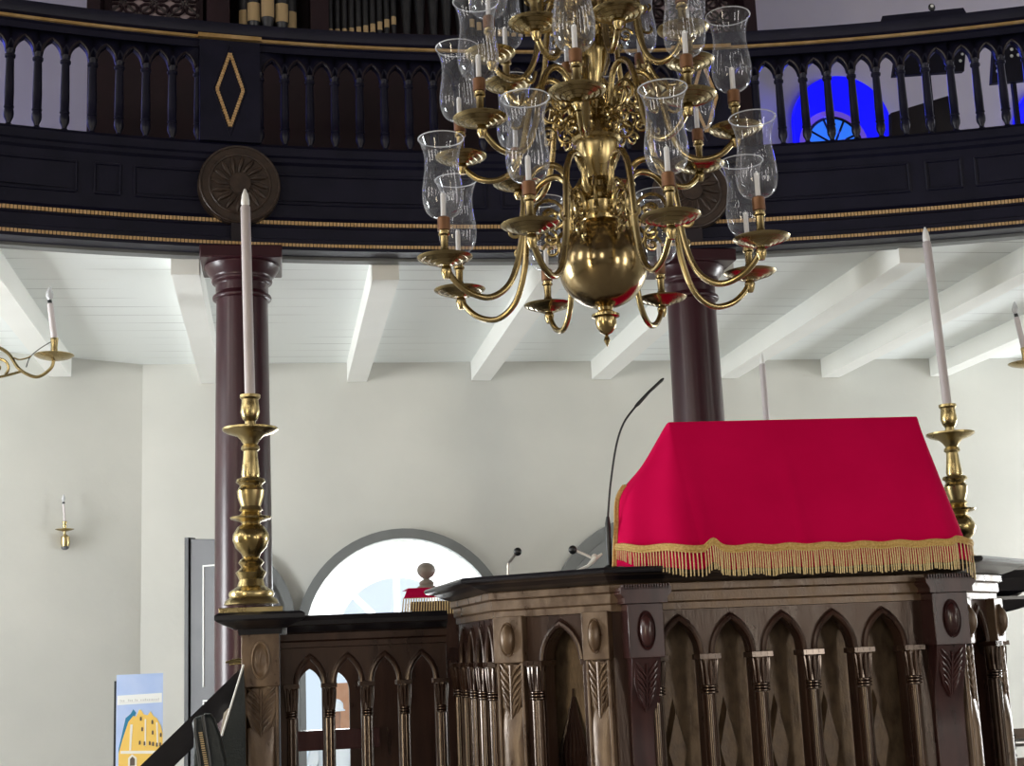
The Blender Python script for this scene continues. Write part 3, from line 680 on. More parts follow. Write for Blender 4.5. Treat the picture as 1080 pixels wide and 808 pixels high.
# posts
for a, b_ in ((.034, .165), (1.195, 1.335)):
    panel_post(P, fF, a, b_, 1.655, 1.462, ZB, .105, .02, m_=RED_WOOD, console=True)
    q = MB(); 
    q.prism([(a-.014, 1.655), (a-.014, 1.675), (a-.026, 1.69), (a-.026, 1.712), (b_+.03, 1.712), (b_+.03, 1.69), (b_+.014, 1.675), (b_+.014, 1.655)], fF, -.02, .125)
    for k in range(18): 
        u = a-.024+(b_-a+.048)*(k+.5)/18; q.prism([(u-.0025, 1.705), (u-.0025, 1.722), (u+.0025, 1.722), (u+.0025, 1.705)], fF, .1, .135)
    q.build('post_capital', RED_WOOD, P, smooth=False)
for f_ in (fD, fE):
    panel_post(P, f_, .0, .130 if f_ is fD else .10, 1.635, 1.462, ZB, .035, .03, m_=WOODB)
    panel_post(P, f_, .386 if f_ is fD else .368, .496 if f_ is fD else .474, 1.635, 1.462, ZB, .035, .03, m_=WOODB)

# ------------------------------------------------------------------ wings (lower balustrades)
def wing(name, O_, L, us, lab, zs=1.406, back=True, zoff=0):
    t = thing(name, (O_[0]+L/2, O_[1], 0), lab, 'balustrade')
    f = facet(t, O_, (1, 0), L, us, 1.56, zs, ZB, rise=.105, thick=.05, back=False, colr=.0195)
    pts = [(O_[0], O_[1]), (O_[0]+L, O_[1])]; pt2 = [(O_[0]+.03, O_[1]), (O_[0]+L, O_[1])]
    MB().sweep([(0, 1.555), (.010, 1.558), (.010, 1.58), (.022, 1.588), (.022, 1.615), (-.07, 1.615), (-.07, 1.555)], pts).build('frieze', WOOD, t, smooth=False)
    MB().sweep([(.01, 1.612), (.05, 1.622), (.085, 1.645), (.10, 1.65), (.105, 1.668), (.09, 1.69), (-.16, 1.692), (-.16, 1.612)], pt2).build('ledge', LEDGE, t, smooth=False)
    MB().sweep([(-.05, 0), (.03, 0), (.03, .42), (.0, .45), (-.05, .45)], pts).build('base', WOOD, t, smooth=False)
    return t, f
W1, fW = wing('arched_balustrade', (.01, 6.19), .71, [.046+.159*k for k in range(5)][:5], 'dark arched balustrade with open pointed arches between left newel and pulpit')
def newel(x, y, hw_, lab, zt=1.622):
    t = thing('newel_post', (x, y, 0), lab, 'newel post')
    f, _, _ = frame_of((x-hw_, y-hw_), (1, 0))
    p = panel_post(t, f, 0, 2*hw_, zt, zt-.218, .3, 0, .16, m_=WOODB, ringonly=True)
    m = MB(); m.box((x, y, .15), (2*hw_+.06, 2*hw_+.06, .30)); m.build('base', WOOD, t, bevel=.01)
    lv = [(hw_+.01, zt-.004), (hw_+.014, zt+.018), (hw_+.03, zt+.02), (hw_+.06, zt+.035), (hw_+.095, zt+.05), (hw_+.105, zt+.058), (hw_+.105, zt+.075), (hw_+.09, zt+.085)]
    m = MB(); vs = [(x+sx*a, y+sy*a, z) for a, z in lv for sx, sy in ((-1, -1), (1, -1), (1, 1), (-1, 1))]
    fs = [(i*4+k, i*4+(k+1) % 4, (i+1)*4+(k+1) % 4, (i+1)*4+k) for i in range(len(lv)-1) for k in range(4)]+[(3, 2, 1, 0), tuple(range(len(lv)*4-4, len(lv)*4))]
    m.add(vs, fs); m.build('ledge_cap', LEDGE, t, smooth=False)
    return t
newel(-.070, 6.13, .078, 'dark carved newel post with ring and leaf carving carrying the left candlestick')
# right newel, half hidden behind the pulpit
t = newel(3.37, 6.60, .078, 'dark newel post hidden behind the pulpit, carrying the right candlestick')
m = MB(); ptsR = [(3.05, 6.2), (3.05+.0, 6.2)]
t = thing('side_ledge', (3.25, 6.25, 0), 'dark stepped cornice shelf jutting out right of the pulpit', 'cornice')
def taper(m, lv):
    vs = [(x_, y_, z) for x0, x1, y0, y1, z in lv for x_, y_ in ((x0, y0), (x1, y0), (x1, y1), (x0, y1))]
    n = len(lv); m.add(vs, [(i*4+k, i*4+(k+1) % 4, (i+1)*4+(k+1) % 4, (i+1)*4+k) for i in range(n-1) for k in range(4)]+[(3, 2, 1, 0), tuple(range(n*4-4, n*4))])
m = MB(); taper(m, [(3.15, 3.30, 6.12, 6.28, 1.66), (3.15, 3.42, 6.06, 6.34, 1.685), (3.15, 3.50, 6.04, 6.37, 1.74), (3.15, 3.72, 6.02, 6.39, 1.775), (3.15, 3.76, 6.02, 6.39, 1.795), (3.15, 3.74, 6.02, 6.39, 1.802)])
m.build('upper_ledge', LEDGE, t, smooth=False)
m = MB(); taper(m, [(3.15, 3.25, 6.12, 6.28, 1.58), (3.15, 3.34, 6.08, 6.33, 1.60), (3.15, 3.50, 6.06, 6.36, 1.645), (3.15, 3.52, 6.06, 6.36, 1.66)]); m.build('lower_ledge', LEDGE, t, smooth=False)
MB().box((3.19, 6.2, .79), (.07, .14, 1.58)).build('pier', WOOD, t, smooth=False)
# rear screen behind the left balustrade
t = thing('rear_screen', (.45, 7.6, 0), 'dark panelled screen with two open arches behind the left balustrade', 'screen')
fR, _, _ = frame_of((.02, 7.6), (1, 0)); m = MB()
us = [(.135, .10), (.30, .10)]
zt, zs_ = 1.54, 1.36
def xat(px, Y=7.6): return at(px, 740, Y).x-.02
c1, c2 = xat(327), xat(356); hb1, hb2 = .062, .062
def open_bay(c, a, u0_, u1_, zs_, h):
    L_ = pointed(a, h); Pp = [(u0_, zs_), (u0_, zt), (u1_, zt), (u1_, zs_)]+[(c-x, zs_+z) for x, z in L_][:-1]+[(c+x, zs_+z) for x, z in reversed(L_)]
    m.prism(Pp, fR, -.05, 0)
mid = (c1+c2)/2
open_bay(c1, hb1, 0, mid, 1.36, .10); open_bay(c2, hb2, mid, .47, 1.34, .10)
m.prism([(0, .3), (0, 1.36), (c1-hb1, 1.36), (c1-hb1, .3)], fR, -.05, 0)
m.prism([(c1+hb1, .3), (c1+hb1, 1.36), (mid, 1.36), (mid, 1.34), (c2-hb2, 1.34), (c2-hb2, .3)], fR, -.05, 0)
m.prism([(c2+hb2, .3), (c2+hb2, 1.34), (.47, 1.34), (.47, 1.54), (1.1, 1.54), (1.1, .3)], fR, -.05, 0)
m.build('screen_panel', WOOD, t, smooth=False)
z1_, z2_ = at(340, 770, 7.6).z, at(340, 791, 7.6).z
MB().prism([(0, z2_), (0, z1_), (.5, z1_), (.5, z2_)], fR, -.04, .03).build('cross_rail', RED_WOOD, t, smooth=False)
m = MB()
for u in (.62, .80, .98): m.prism([(u-.006, .3), (u-.006, 1.5), (u+.006, 1.5), (u+.006, .3)], fR, 0, .012)
m.build('panel_rib', WOOD, t, smooth=False)
MB().box((.56, 7.63, .15), (1.12, .12, .3)).build('base', WOOD, t, smooth=False)

# ------------------------------------------------------------------ reading desk, cloth, fringe
t = thing('book_desk', (PX+.1, 5.4, 1.79), 'sloping wooden book desk hidden under the red cloth on the pulpit', 'desk')
MB().add([(1.52, 5.24, 2.325), (2.49, 5.24, 2.335), (2.49, 5.62, 2.20), (1.52, 5.62, 2.20), (1.52, 5.24, 2.295), (2.49, 5.24, 2.305), (2.49, 5.62, 2.17), (1.52, 5.62, 2.17)],
         [(0, 1, 2, 3), (4, 5, 6, 7), (0, 1, 5, 4), (1, 2, 6, 5), (2, 3, 7, 6), (3, 0, 4, 7)]).build('desk_top', WOOD, t, smooth=False)
m = MB()
for x in (1.6, 2.4): m.box((x, 5.28, 2.03), (.06, .10, .48)); m.build('desk_support', WOOD, t, smooth=False)
def lerp(a, b, t_): return a+(b-a)*t_
def poly_t(pts, t_):
    n = len(pts)-1; x = t_*n; i = min(int(x), n-1); return V(pts[i]).lerp(V(pts[i+1]), x-i)
EL = catmull([(1.497, 5.24, 2.342), (1.40, 5.26, 2.19), (1.31, 5.28, 2.08), (1.285, 5.25, 1.96), (1.25, 5.17, 1.80)], 8)
FL_ = [(1.50, 5.215, 2.345), (1.50, 4.885, 1.762)]
FRr = [(2.518, 5.215, 2.353), (2.465, 4.885, 1.758)]
ER = [(2.52, 5.24, 2.35), (2.60, 5.06, 1.755)]
def cloth_pt(s, t_):
    A, B, C_, D = poly_t(EL, t_), poly_t(FL_, t_), poly_t(FRr, t_), poly_t(ER, t_)
    if s < .2:
        k = s/.2; p = A.lerp(B, k); bul = math.sin(k*PI)
        p += V((-.05, -.07, 0))*bul*t_ + V((-.5, -1, 0))*.020*math.sin(k*2*PI*1.3+.5)*t_*min(1, k*4)
    elif s < .93:
        k = (s-.2)/.73; p = B.lerp(C_, k)
        p += V((0, -1, 0))*t_*(.012*math.exp(-((k-.03)/.03)**2)+.010*math.sin(k*9+.5)*min(1, k*6)*.5+.008*math.exp(-((k-.42)/.02)**2)+.012*math.exp(-((k-.97)/.03)**2))
    else:
        k = (s-.93)/.07; p = C_.lerp(D, k); p += V((.02, -.03, 0))*math.sin(k*PI)*t_
    # hem rises where the folds stand out
    if t_ > .8:
        q = (t_-.8)/.2; p.z += q*(.024*math.exp(-((s-.225)/.018)**2)+.015*math.exp(-((s-.93)/.02)**2)-.006*math.exp(-((s-.06)/.06)**2)+.003*math.sin(s*60))
    return p
m = MB(); NS, NT = 150, 40
vs = [cloth_pt(i/NS, j/NT) for j in range(NT+1) for i in range(NS+1)]
fs = [(j*(NS+1)+i, j*(NS+1)+i+1, (j+1)*(NS+1)+i+1, (j+1)*(NS+1)+i) for j in range(NT) for i in range(NS)]
m.add(vs, fs)
T0 = [cloth_pt(i/NS, 0) for i in range(NS+1)]
b0 = len(m.v); m.v += [V((p.x, 5.63, 2.225)) for p in T0]; m.f += [[i, i+1, b0+i+1, b0+i] for i in range(NS)]
cl = m.build('altar_cloth', CLOTH, origin=(2.0, 5.2, 1.83)); tag(cl, 'crimson red cloth with gold fringe draped over the pulpit desk', 'cloth')
md = cl.modifiers.new('s', 'SOLIDIFY'); md.thickness = .004; md.offset = 1
hem = [cloth_pt(i/NS, 1) for i in range(NS+1)]
m = MB()
hem = [p+V((0, -.002, .072)) for p in hem]
hh = [p+V((0, -.006, 0)) for p in hem]
m.tube(hh, .0075, 8); m.tube([p+V((0, -.008, .009)) for p in hem], .0045, 6); m.tube([p+V((0, -.006, -.009)) for p in hem], .0045, 6)
m.build('gold_braid', BRAID, cl)
lft = [cloth_pt(0, .42+.58*k/20)+V((-.004, -.004, 0)) for k in range(21)]
MB().tube(lft, .008, 8).tube([p+V((-.009, 0, 0)) for p in lft], .006, 6).build('side_braid', BRAID, cl)
m = MB(); n = 150
for k in range(n):
    s = (k+.5)/n; p = cloth_pt(s, 1)+V((0, -.009, .063)); ln = .088+.012*math.sin(k*.37)*0+random.uniform(-.003, .003)+ (.035*math.exp(-((s-.97)/.04)**2))
    if s < .2: ln *= min(1, .40+s*4)
    dx = random.uniform(-.0015, .0015)
    m.tube([p, p+V((dx, -.002, -ln*.5)), p+V((dx*2, 0, -ln))], [.0024, .0028, .0026], 5)
m.build('fringe', STRAND, cl)

# ------------------------------------------------------------------ microphones
t = thing('gooseneck_microphone', at(642, 572, 5.24), 'tall thin black gooseneck microphone rising left of the red cloth', 'microphone')
b = at(642, 572, 5.24); b0_ = V((b.x, b.y, 1.79))
MB().lathe([(.03, 1.79), (.03, 1.80), (.012, 1.81)], (b.x, b.y, 0), 16).tube([b0_+V((0, 0, .01)), b, at(641, 552, 5.24), at(641, 545, 5.24)], [.010, .0125, .0105, .006], 10).build('microphone_base', BLACK, t)
MB().tube(catmull([at(641, 546, 5.24), at(644, 510, 5.24), at(650, 470, 5.24), at(658, 446, 5.24), at(671, 428, 5.24)], 6), .0042, 8).build('gooseneck', BLACK, t)
MB().tube([at(670, 429, 5.24), at(673, 426, 5.24), at(685, 413, 5.24), at(698, 401, 5.24), at(700, 399, 5.24)], [.005, .0075, .006, .0065, .003], 10).build('capsule', BLACK, t)
def mini(pts, lab, Y, white=False):
    Pt = [at(x, y, Y) for x, y in pts]
    t = thing('desk_microphone', Pt[0], lab, 'microphone')
    MB().tube(catmull(Pt, 5), .0048, 8).build('stem', STEEL if not white else WHITEP, t)
    MB().ell(Pt[-1], (.0165, .0165, .0165)).build('windshield', BLACK, t); return t, Pt
t, _ = mini([(536, 612), (536, 596), (538, 592), (546, 582)], 'small bent grey microphone with black ball on the left pulpit ledge', 5.45)
t, _ = mini([(627, 590), (617, 585), (604, 580)], 'small white-jointed microphone with black ball, lying out left beside the red cloth', 5.15, True)
MB().tube([at(608, 602, 5.15), at(620, 597, 5.15), at(627, 590, 5.15)], [.004, .006, .010], 8).tube([at(627, 590, 5.15), at(635, 584, 5.15)], [.009, .004], 8).ell(at(627, 588, 5.15), (.012, .012, .014)).build('joint', WHITEP, t)

# ------------------------------------------------------------------ candlesticks
def candlestick(loc, lab, clab, tilt):
    t = thing('candlestick', loc, lab, 'candlestick', 'large brass candlesticks' if False else None, local=True)
    k = .00418
    pr = [(30, 0), (29, 4), (27, 5), (27.5, 9), (26, 13), (22, 16), (23, 19), (22, 22), (14, 27), (12, 34), (14, 38), (15.5, 41), (12, 44), (10, 47), (13, 51), (11, 54), (8, 56), (10, 60), (15.5, 66), (18.5, 74), (18, 80), (13.5, 87), (9, 90), (10, 92), (20, 95), (21, 97), (12, 99), (9, 102), (12, 104), (10, 108), (13, 117), (14, 124), (11, 129), (12, 131), (15, 133), (14, 136), (9, 138), (9.5, 141), (7.5, 158), (7, 165), (9.5, 167), (9, 170), (7, 172), (10, 177), (14, 181), (24, 184), (28.5, 187), (28.5, 189), (20, 187.5), (9, 188), (6, 190), (5.5, 196), (8, 199), (10, 206), (9, 214), (8.5, 219), (10.5, 221), (10.5, 224), (6, 224.5)]
    MB().lathe([(r_*k, z*k) for r_, z in pr[3:41]], n=36).build('stem', BRASS2, t)
    MB().lathe([(r_*k, z*k) for r_, z in pr[40:]], n=36).build('drip_pan', BRASS2, t)
    MB().box((0, 0, 2.6*k), (62*k, 62*k, 5.2*k)).build('plinth', BRASS2, t, bevel=.002)
    cz = 223*k
    T = Matrix.Rotation(tilt, 3, 'Y'); b = V(loc)
    c = thing('altar_candle', b+V((0, 0, cz)), clab, 'candle', local=True)
    c.rotation_euler = (0, tilt, 0)
    MB().lathe([(.0215, 0), (.0225, .02), (.0220, .45), (.0215, .855), (.018, .862)], n=20).build('wax_shaft', WAX, c)
    MB().lathe([(.013, .86), (.0185, .868), (.0185, .885), (.014, .915), (.005, .938), (.001, .942)], n=16).build('flame_tip', TIP, c)
    return t
candlestick(V((-.107, 6.13, 1.708)), 'tall turned brass candlestick on the left newel post', 'tall pale candle in the left brass candlestick', R(-1.0))
candlestick(V((3.36, 6.60, 1.707)), 'tall turned brass candlestick behind the right end of the red cloth', 'tall pale candle in the right brass candlestick', R(-1.6))
fc_ = at(803, 372, 9.3)
candlestick(V((fc_.x, 9.3, fc_.z-1.875)), 'distant brass candlestick hidden behind the red cloth', 'distant pale candle rising behind the red cloth against the wall', 0)
t = thing('pedestal', (fc_.x, 9.3, 0), 'dark wooden pedestal hidden behind the pulpit, under the distant candlestick', 'pedestal')
zt_ = fc_.z-1.875
MB().box((fc_.x, 9.3, zt_/2-.02), (.24, .24, zt_-.04)).build('shaft', WOOD, t, smooth=False); MB().box((fc_.x, 9.3, zt_-.02), (.34, .34, .04)).build('cap', LEDGE, t, smooth=False); MB().box((fc_.x, 9.3, .06), (.34, .34, .12)).build('base', WOOD, t, smooth=False)

# ------------------------------------------------------------------ chandelier
CP = V((1.122, 4.6, 0)); k = .00318
CH = thing('brass_chandelier', (CP.x, CP.y, 2.516), 'large brass chandelier with scrolled arms and glass hurricane shades hanging before the gallery', 'chandelier')
oz = -2.516; ORG[CH.name] = V((0, 0, 2.516))   # parts are modelled about the axis x=y=0
ORG[CH.name] = V((0, 0, 2.516))
MB().lathe([(.001, 2.513), (.006, 2.525), (.011, 2.535), (.008, 2.547), (.004, 2.552), (.008, 2.556), (.020, 2.562), (.032, 2.578), (.037, 2.597), (.036, 2.612), (.048, 2.618), (.048, 2.626), (.033, 2.632), (.025, 2.640), (.028, 2.65), (.022, 2.655), (.024, 2.662)], n=32).build('finial', BRASS, CH)
zc, rb = 2.804, .156
MB().lathe([(max(rb*math.sin(PI*i/32), .012), zc-rb*math.cos(PI*i/32)) for i in range(1, 32)], n=48).build('ball', BALL, CH)
Zp = lambda y: 2.801+(280-y)*.003365
sh = [(14, 238), (22, 234), (23, 230), (17, 226), (19, 222), (20, 214), (16, 210), (16, 206), (19, 204), (18, 200), (13, 197), (13, 192), (16, 190), (14, 187), (15, 184), (20, 176), (24, 166), (26, 156), (26.5, 150), (25, 147), (28, 144), (27, 141), (23, 137), (21, 130), (15, 125), (12, 120), (10, 112), (12, 108), (14, 104), (12, 100), (9, 96), (8, 90), (10, 80), (14, 70), (16.5, 58), (17, 50), (19, 47), (18, 44), (16, 40), (15, 33), (12, 27), (10, 22), (12, 17), (11, 12), (8, 8), (9, -2), (13, -12), (17, -25), (19, -35), (17, -42), (20, -45), (17, -50), (12, -60), (9, -70), (7, -85), (10, -100), (18, -115), (14, -130), (7, -140), (5, -160)]
MB().lathe([(r_*k, Zp(y)) for r_, y in sh], n=32, lob_fn=None).build('shaft', BRASS, CH)
MB().tube([V((0, 0, Zp(-158))), V((0, 0, ZT))], .010, 8).build('suspension_rod', BRASS, CH)
# scroll brackets against the shaft
def spiral(c, r1, r2, turns, a0, n=28, sgn=1):
    return [V((c[0]+(r1+(r2-r1)*i/n)*math.cos(a0+sgn*turns*2*PI*i/n), 0, c[1]+(r1+(r2-r1)*i/n)*math.sin(a0+sgn*turns*2*PI*i/n))) for i in range(n+1)]
def add_curve(m, pts, ang, r, n=8):
    M_ = Matrix.Rotation(ang, 3, 'Z'); m.tube([M_@p for p in pts], r, n)
for z0, s in ((3.00, .85), (3.36, .8), (3.66, .75)):
    br = MB()
    for q in range(8):
        a = 2*PI*q/8+PI/8
        pts = catmull([(.045, 0, z0-.02), (.085*s+.01, 0, z0+.02), (.10*s, 0, z0+.09*s), (.075*s, 0, z0+.13*s), (.052*s+.005, 0, z0+.10*s), (.07*s, 0, z0+.07*s), (.085*s, 0, z0+.09*s)], 5)
        add_curve(br, pts, a, [.0075]*12+[.0065]*10+[.006]*(len(pts)-22), 7)
        add_curve(br, spiral((.085*s+.01, z0-.02), .004, .030*s, 1.3, 0), a, .0055, 6)
    br.build('shaft_scrolls', BRASS, CH)
br = MB(); bt = MB()
for q in range(8):      # small leaf drops on the urns
    a = 2*PI*q/8
    br = MB(); add_curve(br, [V((.080, 0, Zp(150))), V((.082, 0, Zp(158))), V((.072, 0, Zp(168)))], a, [.003, .006, .003], 6); br.build('leaf_drop', BRASS, CH)
    bt = MB(); add_curve(bt, [V((.060, 0, Zp(44))), V((.060, 0, Zp(56))), V((.045, 0, Zp(72)))], a, [.004, .009, .004], 6)
    add_curve(bt, spiral((.036, Zp(22)), .022, .006, 1.2, PI/2), a, .0045, 6); bt.build('upper_leaf_drop', BRASS, CH)
# arm prototype per tier, modelled along +X from the axis, z relative to the drip pan
def arm_parts(tier):
    Rr, dz, s = {'low': (.566, .245, 1.0), 'mid': (.487, .135, .86), 'top': (.366, .19, .80)}[tier]
    q = MB()
    if tier == 'low':
        pts = [(.05, 0, .27), (.085, 0, .25), (.115, 0, .285), (.125, 0, .335), (.165, 0, .362), (.225, 0, .345), (.268, 0, .28), (.285, 0, .18), (.300, 0, .05), (.340, 0, -.065), (.410, 0, -.118), (.485, 0, -.105), (.540, 0, -.06), (.566, 0, -.012)]
    elif tier == 'mid':
        pts = [(.04, 0, .15), (.075, 0, .125), (.095, 0, .17), (.115, 0, .235), (.155, 0, .262), (.20, 0, .235), (.235, 0, .15), (.262, 0, .03), (.300, 0, -.055), (.355, 0, -.088), (.420, 0, -.080), (.465, 0, -.045), (.487, 0, -.010)]
    else:
        pts = [(.03, 0, .22), (.06, 0, .20), (.075, 0, .245), (.10, 0, .29), (.14, 0, .295), (.17, 0, .24), (.185, 0, .12), (.20, 0, .02), (.232, 0, -.055), (.278, 0, -.082), (.325, 0, -.068), (.352, 0, -.035), (.366, 0, -.008)]
    cp = catmull(pts, 6); n = len(cp)
    q.tube(cp, [.0125-.002*(i/n) for i in range(n)], 10)
    # acanthus swelling under the pan
    q.lathe([(.010, -.062*s), (.017, -.045*s), (.019, -.03*s), (.013, -.018*s), (.016, -.008)], (Rr-.004, 0, 0), 12)
    return q, Rr, dz, s
def arm(tier):
    q, Rr, dz, s = arm_parts(tier)
    ORG['_'] = V((0, 0, 0))
    a = q.build('arm', BRASS, None, origin=(0, 0, 0)); a.parent = CH; ORG[a.name] = V((0, 0, 0))
    sc_ = MB()
    x0, z0 = Rr*.30, dz*.6 if tier == 'low' else dz*.8
    sc_.tube(spiral((x0+.01, z0+.03), .068*s, .010, 1.7, -.5), .0065, 7)
    sc_.tube(spiral((x0-.045, z0-.06), .042*s, .008, 1.4, 2.0, sgn=-1), .0055, 7)
    sc_.tube(spiral((x0+.02, z0-.05), .036*s, .006, 1.3, 0.2), .0055, 7)
    xo = {'low': .30, 'mid': .262, 'top': .195}[tier]
    zz = {'low': .10, 'mid': .10, 'top': .12}[tier]
    for dz_ in (0, .085) if tier != 'low' else (0,):
        sc_.tube(catmull([(xo-.012, 0, zz+dz_+.04), (xo, 0, zz+dz_+.005), (xo+.022, 0, zz+dz_-.004), (xo+.036, 0, zz+dz_+.010), (xo+.028, 0, zz+dz_+.022)], 4), [.007]*6+[.006]*6+[.0045]*5, 6)
    sc_.tube(catmull([(Rr*.62, 0, -.07*s), (Rr*.66, 0, -.03*s), (Rr*.62, 0, .0), (Rr*.57, 0, -.015)], 4), .005, 6)if False else None
    sc_.build('arm_scroll', BRASS, a)
    pan = [(.012, -.016), (.026, -.018), (.034, -.011), (.040, -.012), (.052, -.004), (.058, -.005), (.072, .003), (.078, .002), (.090, .009), (.092, .012), (.086, .012), (.074, .007), (.056, .001), (.040, -.005), (.014, -.005), (.012, .006)]
    ps = {'low': 1.02, 'mid': 1.0, 'top': .97}[tier]
    MB().lathe([(r_*ps, z) for r_, z in pan], (Rr, 0, 0), 32).build('drip_pan', PANB, a)
    so = [(.015, .000), (.020, .008), (.014, .018), (.012, .030), (.016, .036), (.013, .045), (.0145, .085), (.020, .09), (.020, .097), (.014, .10), (.016, .105)]
    MB().lathe(so, (Rr, 0, 0), 16).build('candle_cup', BRASS, a)
    MB().lathe([(.015, .104), (.0215, .106), (.0215, .148), (.017, .152)], (Rr, 0, 0), 16).build('socket', COPPER, a)
    MB().lathe([(.0088, .148), (.0088, .232), (.006, .236)], (Rr, 0, 0), 12).build('candle', WHITEWAX, a)
    gp = [(.019, .150), (.040, .156), (.057, .172), (.067, .198), (.0705, .230), (.069, .262), (.064, .30), (.0595, .335), (.0590, .37), (.064, .405), (.0745, .438), (.080, .448)]
    gp2 = catmull([(r_, 0, z) for r_, z in gp], 3); gp2 = [(p.x, p.z) for p in gp2]
    hs = {'low': .93, 'mid': .93, 'top': .90}[tier]
    tl = Matrix.Rotation(R(3), 3, 'Y')
    gl = MB().lathe([(r_*.98, (z-.15)*hs+.15) for r_, z in gp2]+[(.0785, .4475*hs+.0105), (.0765, .4475*hs+.009)], (Rr, 0, 0), 28, close=False)
    g_ = gl.build('glass_shade', GLASS, a)
    MB().tube([V((Rr+.0773*math.cos(2*PI*i/32), .0773*math.sin(2*PI*i/32), .449*hs+.0105)) for i in range(33)], .0022, 6, caps=False).build('shade_rim', RIM, a)
    return a
pan_z = {'low': 2.79, 'mid': 3.235, 'top': 3.555}
# directions are measured from the side facing the nave; x to the right
view = math.atan2(CP.x, CP.y)        # chandelier seen under this bearing
phase = {'low': 22.5, 'mid': -6, 'top': 15}
for tier in ('low', 'mid', 'top'):
    pr_ = arm(tier)
    for q in range(8):
        th = R(phase[tier]+45*q)
        # bearing of the arm in plan: towards camera = direction (-sin(view), -cos(view))
        ang = -PI/2-view+th
        o = pr_ if q == 0 else copy_tree(pr_, CH)
        o.rotation_euler = (0, 0, ang); o.location = (0, 0, pan_z[tier]-2.516)

# ------------------------------------------------------------------ small side lights
def candelabra(pan_xy, Y, sgn, lab, k_=1.0):
    b = at(*pan_xy, Y); t = thing('hanging_candelabrum', (b.x+sgn*.62, b.y, 3.95), lab, 'candelabrum')
    q = MB()
    pts = catmull([b+V((0, 0, -.012)), b+V((sgn*.02, 0, -.07)), b+V((sgn*.10, 0, -.12)), b+V((sgn*.20, 0, -.07)), b+V((sgn*.27, 0, .03)), b+V((sgn*.37, 0, .075)), b+V((sgn*.47, 0, .03)), b+V((sgn*.62, 0, -.03))], 6)
    q.tube(pts, .0105, 8)
    sp = [b+V((sgn*(.33+.075*(1-i/30)*math.cos(4-9*i/30)), 0, -.055+.065*(1-i/30)*math.sin(4-9*i/30))) for i in range(27)]
    q.tube(sp, .009, 7)
    q.tube(catmull([b+V((sgn*.19, 0, -.085)), b+V((sgn*.24, 0, -.10)), b+V((sgn*.30, 0, -.115)), b+V((sgn*.38, 0, -.125)), b+V((sgn*.5, 0, -.08)), b+V((sgn*.62, 0, -.06))], 5), .0085, 7)
    q.tube(catmull([b+V((sgn*.235, 0, .0)), b+V((sgn*.20, 0, -.012)), b+V((sgn*.15, 0, .0)), b+V((sgn*.135, 0, .01))], 4), .005, 6)
    q.build('arm', BRASS, t)
    MB().tube([b+V((sgn*.62, 0, -.12)), b+V((sgn*.62, 0, 3.95-b.z))], .012, 8).ell(b+V((sgn*.62, 0, -.12)), (.05, .05, .06)).build('stem', BRASS, t)
    MB().lathe([(.01, -.02), (.05, -.014), (.095, -.002), (.118, .012), (.116, .016), (.08, .006), (.02, .004), (.016, .01), (.022, .03), (.019, .06), (.022, .10), (.024, .115), (.022, .12)], b, 24).build('drip_pan', BRASS, t)
    tl = V((-.030, 0, .225)); c0_ = b+V((0, 0, .11))
    MB().tube([c0_, c0_+tl], [.0195, .018], 12).build('candle', WAX, t)
    MB().tube([c0_+tl, c0_+tl*1.10], [.014, .013], 12).build('bulb_collar', BLACK, t)
    c1_ = c0_+tl*1.1
    MB().lathe([(.010, 0), (.022, .02), (.023, .035), (.014, .065), (.004, .085), (.001, .088)], c1_, 14).build('bulb', GLASS if False else TIPG, t)
    MB().tube(catmull([c0_+V((0, 0, .0)), b+V((sgn*.09, 0, .05)), b+V((sgn*.14, 0, 0)), b+V((sgn*.16, 0, -.06))], 5), .003, 5).build('wire', BLACK, t)
    return t
TIPG = mat('bulb_glass', (.45, .46, .48), .1, c2=(.6, .6, .62), scale=30)
TIPG = mat("bulb_glass", (.45, .46, .48), .1, c2=(.6, .6, .62), scale=30)
candelabra((57, 377), 8.7, -1, 'brass candelabrum arm with one candle bulb hanging at the left edge')
candelabra((1082, 385), 8.7, 1, 'brass candelabrum arm with one candle bulb cut off by the right edge')
# wall sconce
b = at(68, 560, 11.33); b = V((b.x, 11.68-(-1.07-b.x)*.27/.52-.06, b.z))
t = thing('wall_sconce', b, 'tiny brass candle sconce on the white wall at the left', 'sconce')
MB().lathe([(.008, -.004), (.05, .004), (.072, .012), (.07, .015), (.02, .012), (.014, .02), (.016, .045), (.012, .05), (.018, .07), (.017, .075)], b, 16).build('drip_pan', BRASS2, t)
MB().tube([b+V((0, 0, .07)), b+V((-.012, 0, .21))], .0085, 8).build('candle', WAX, t)
MB().tube([b+V((-.012, 0, .21)), b+V((-.013, 0, .225))], .011, 8).build('bulb_collar', BLACK, t)
MB().lathe([(.008, 0), (.014, .02), (.010, .045), (.001, .06)], b+V((-.013, 0, .225)), 10).build('bulb', TIPG, t)
MB().tube(catmull([b, b+V((.0, .01, -.03)), b+V((0, .03, -.05)), b+V((0, .06, -.07))], 4), .010, 8).lathe([(.01, -.125), (.028, -.115), (.034, -.09), (.032, -.04), (.012, -.025)], b+V((0, .045, 0)), 14).build('bracket', BRASS2, t)
MB().ell(b+V((0, .04, -.125)), (.030, .024, .018)).build('back_knob', DGREY, t)

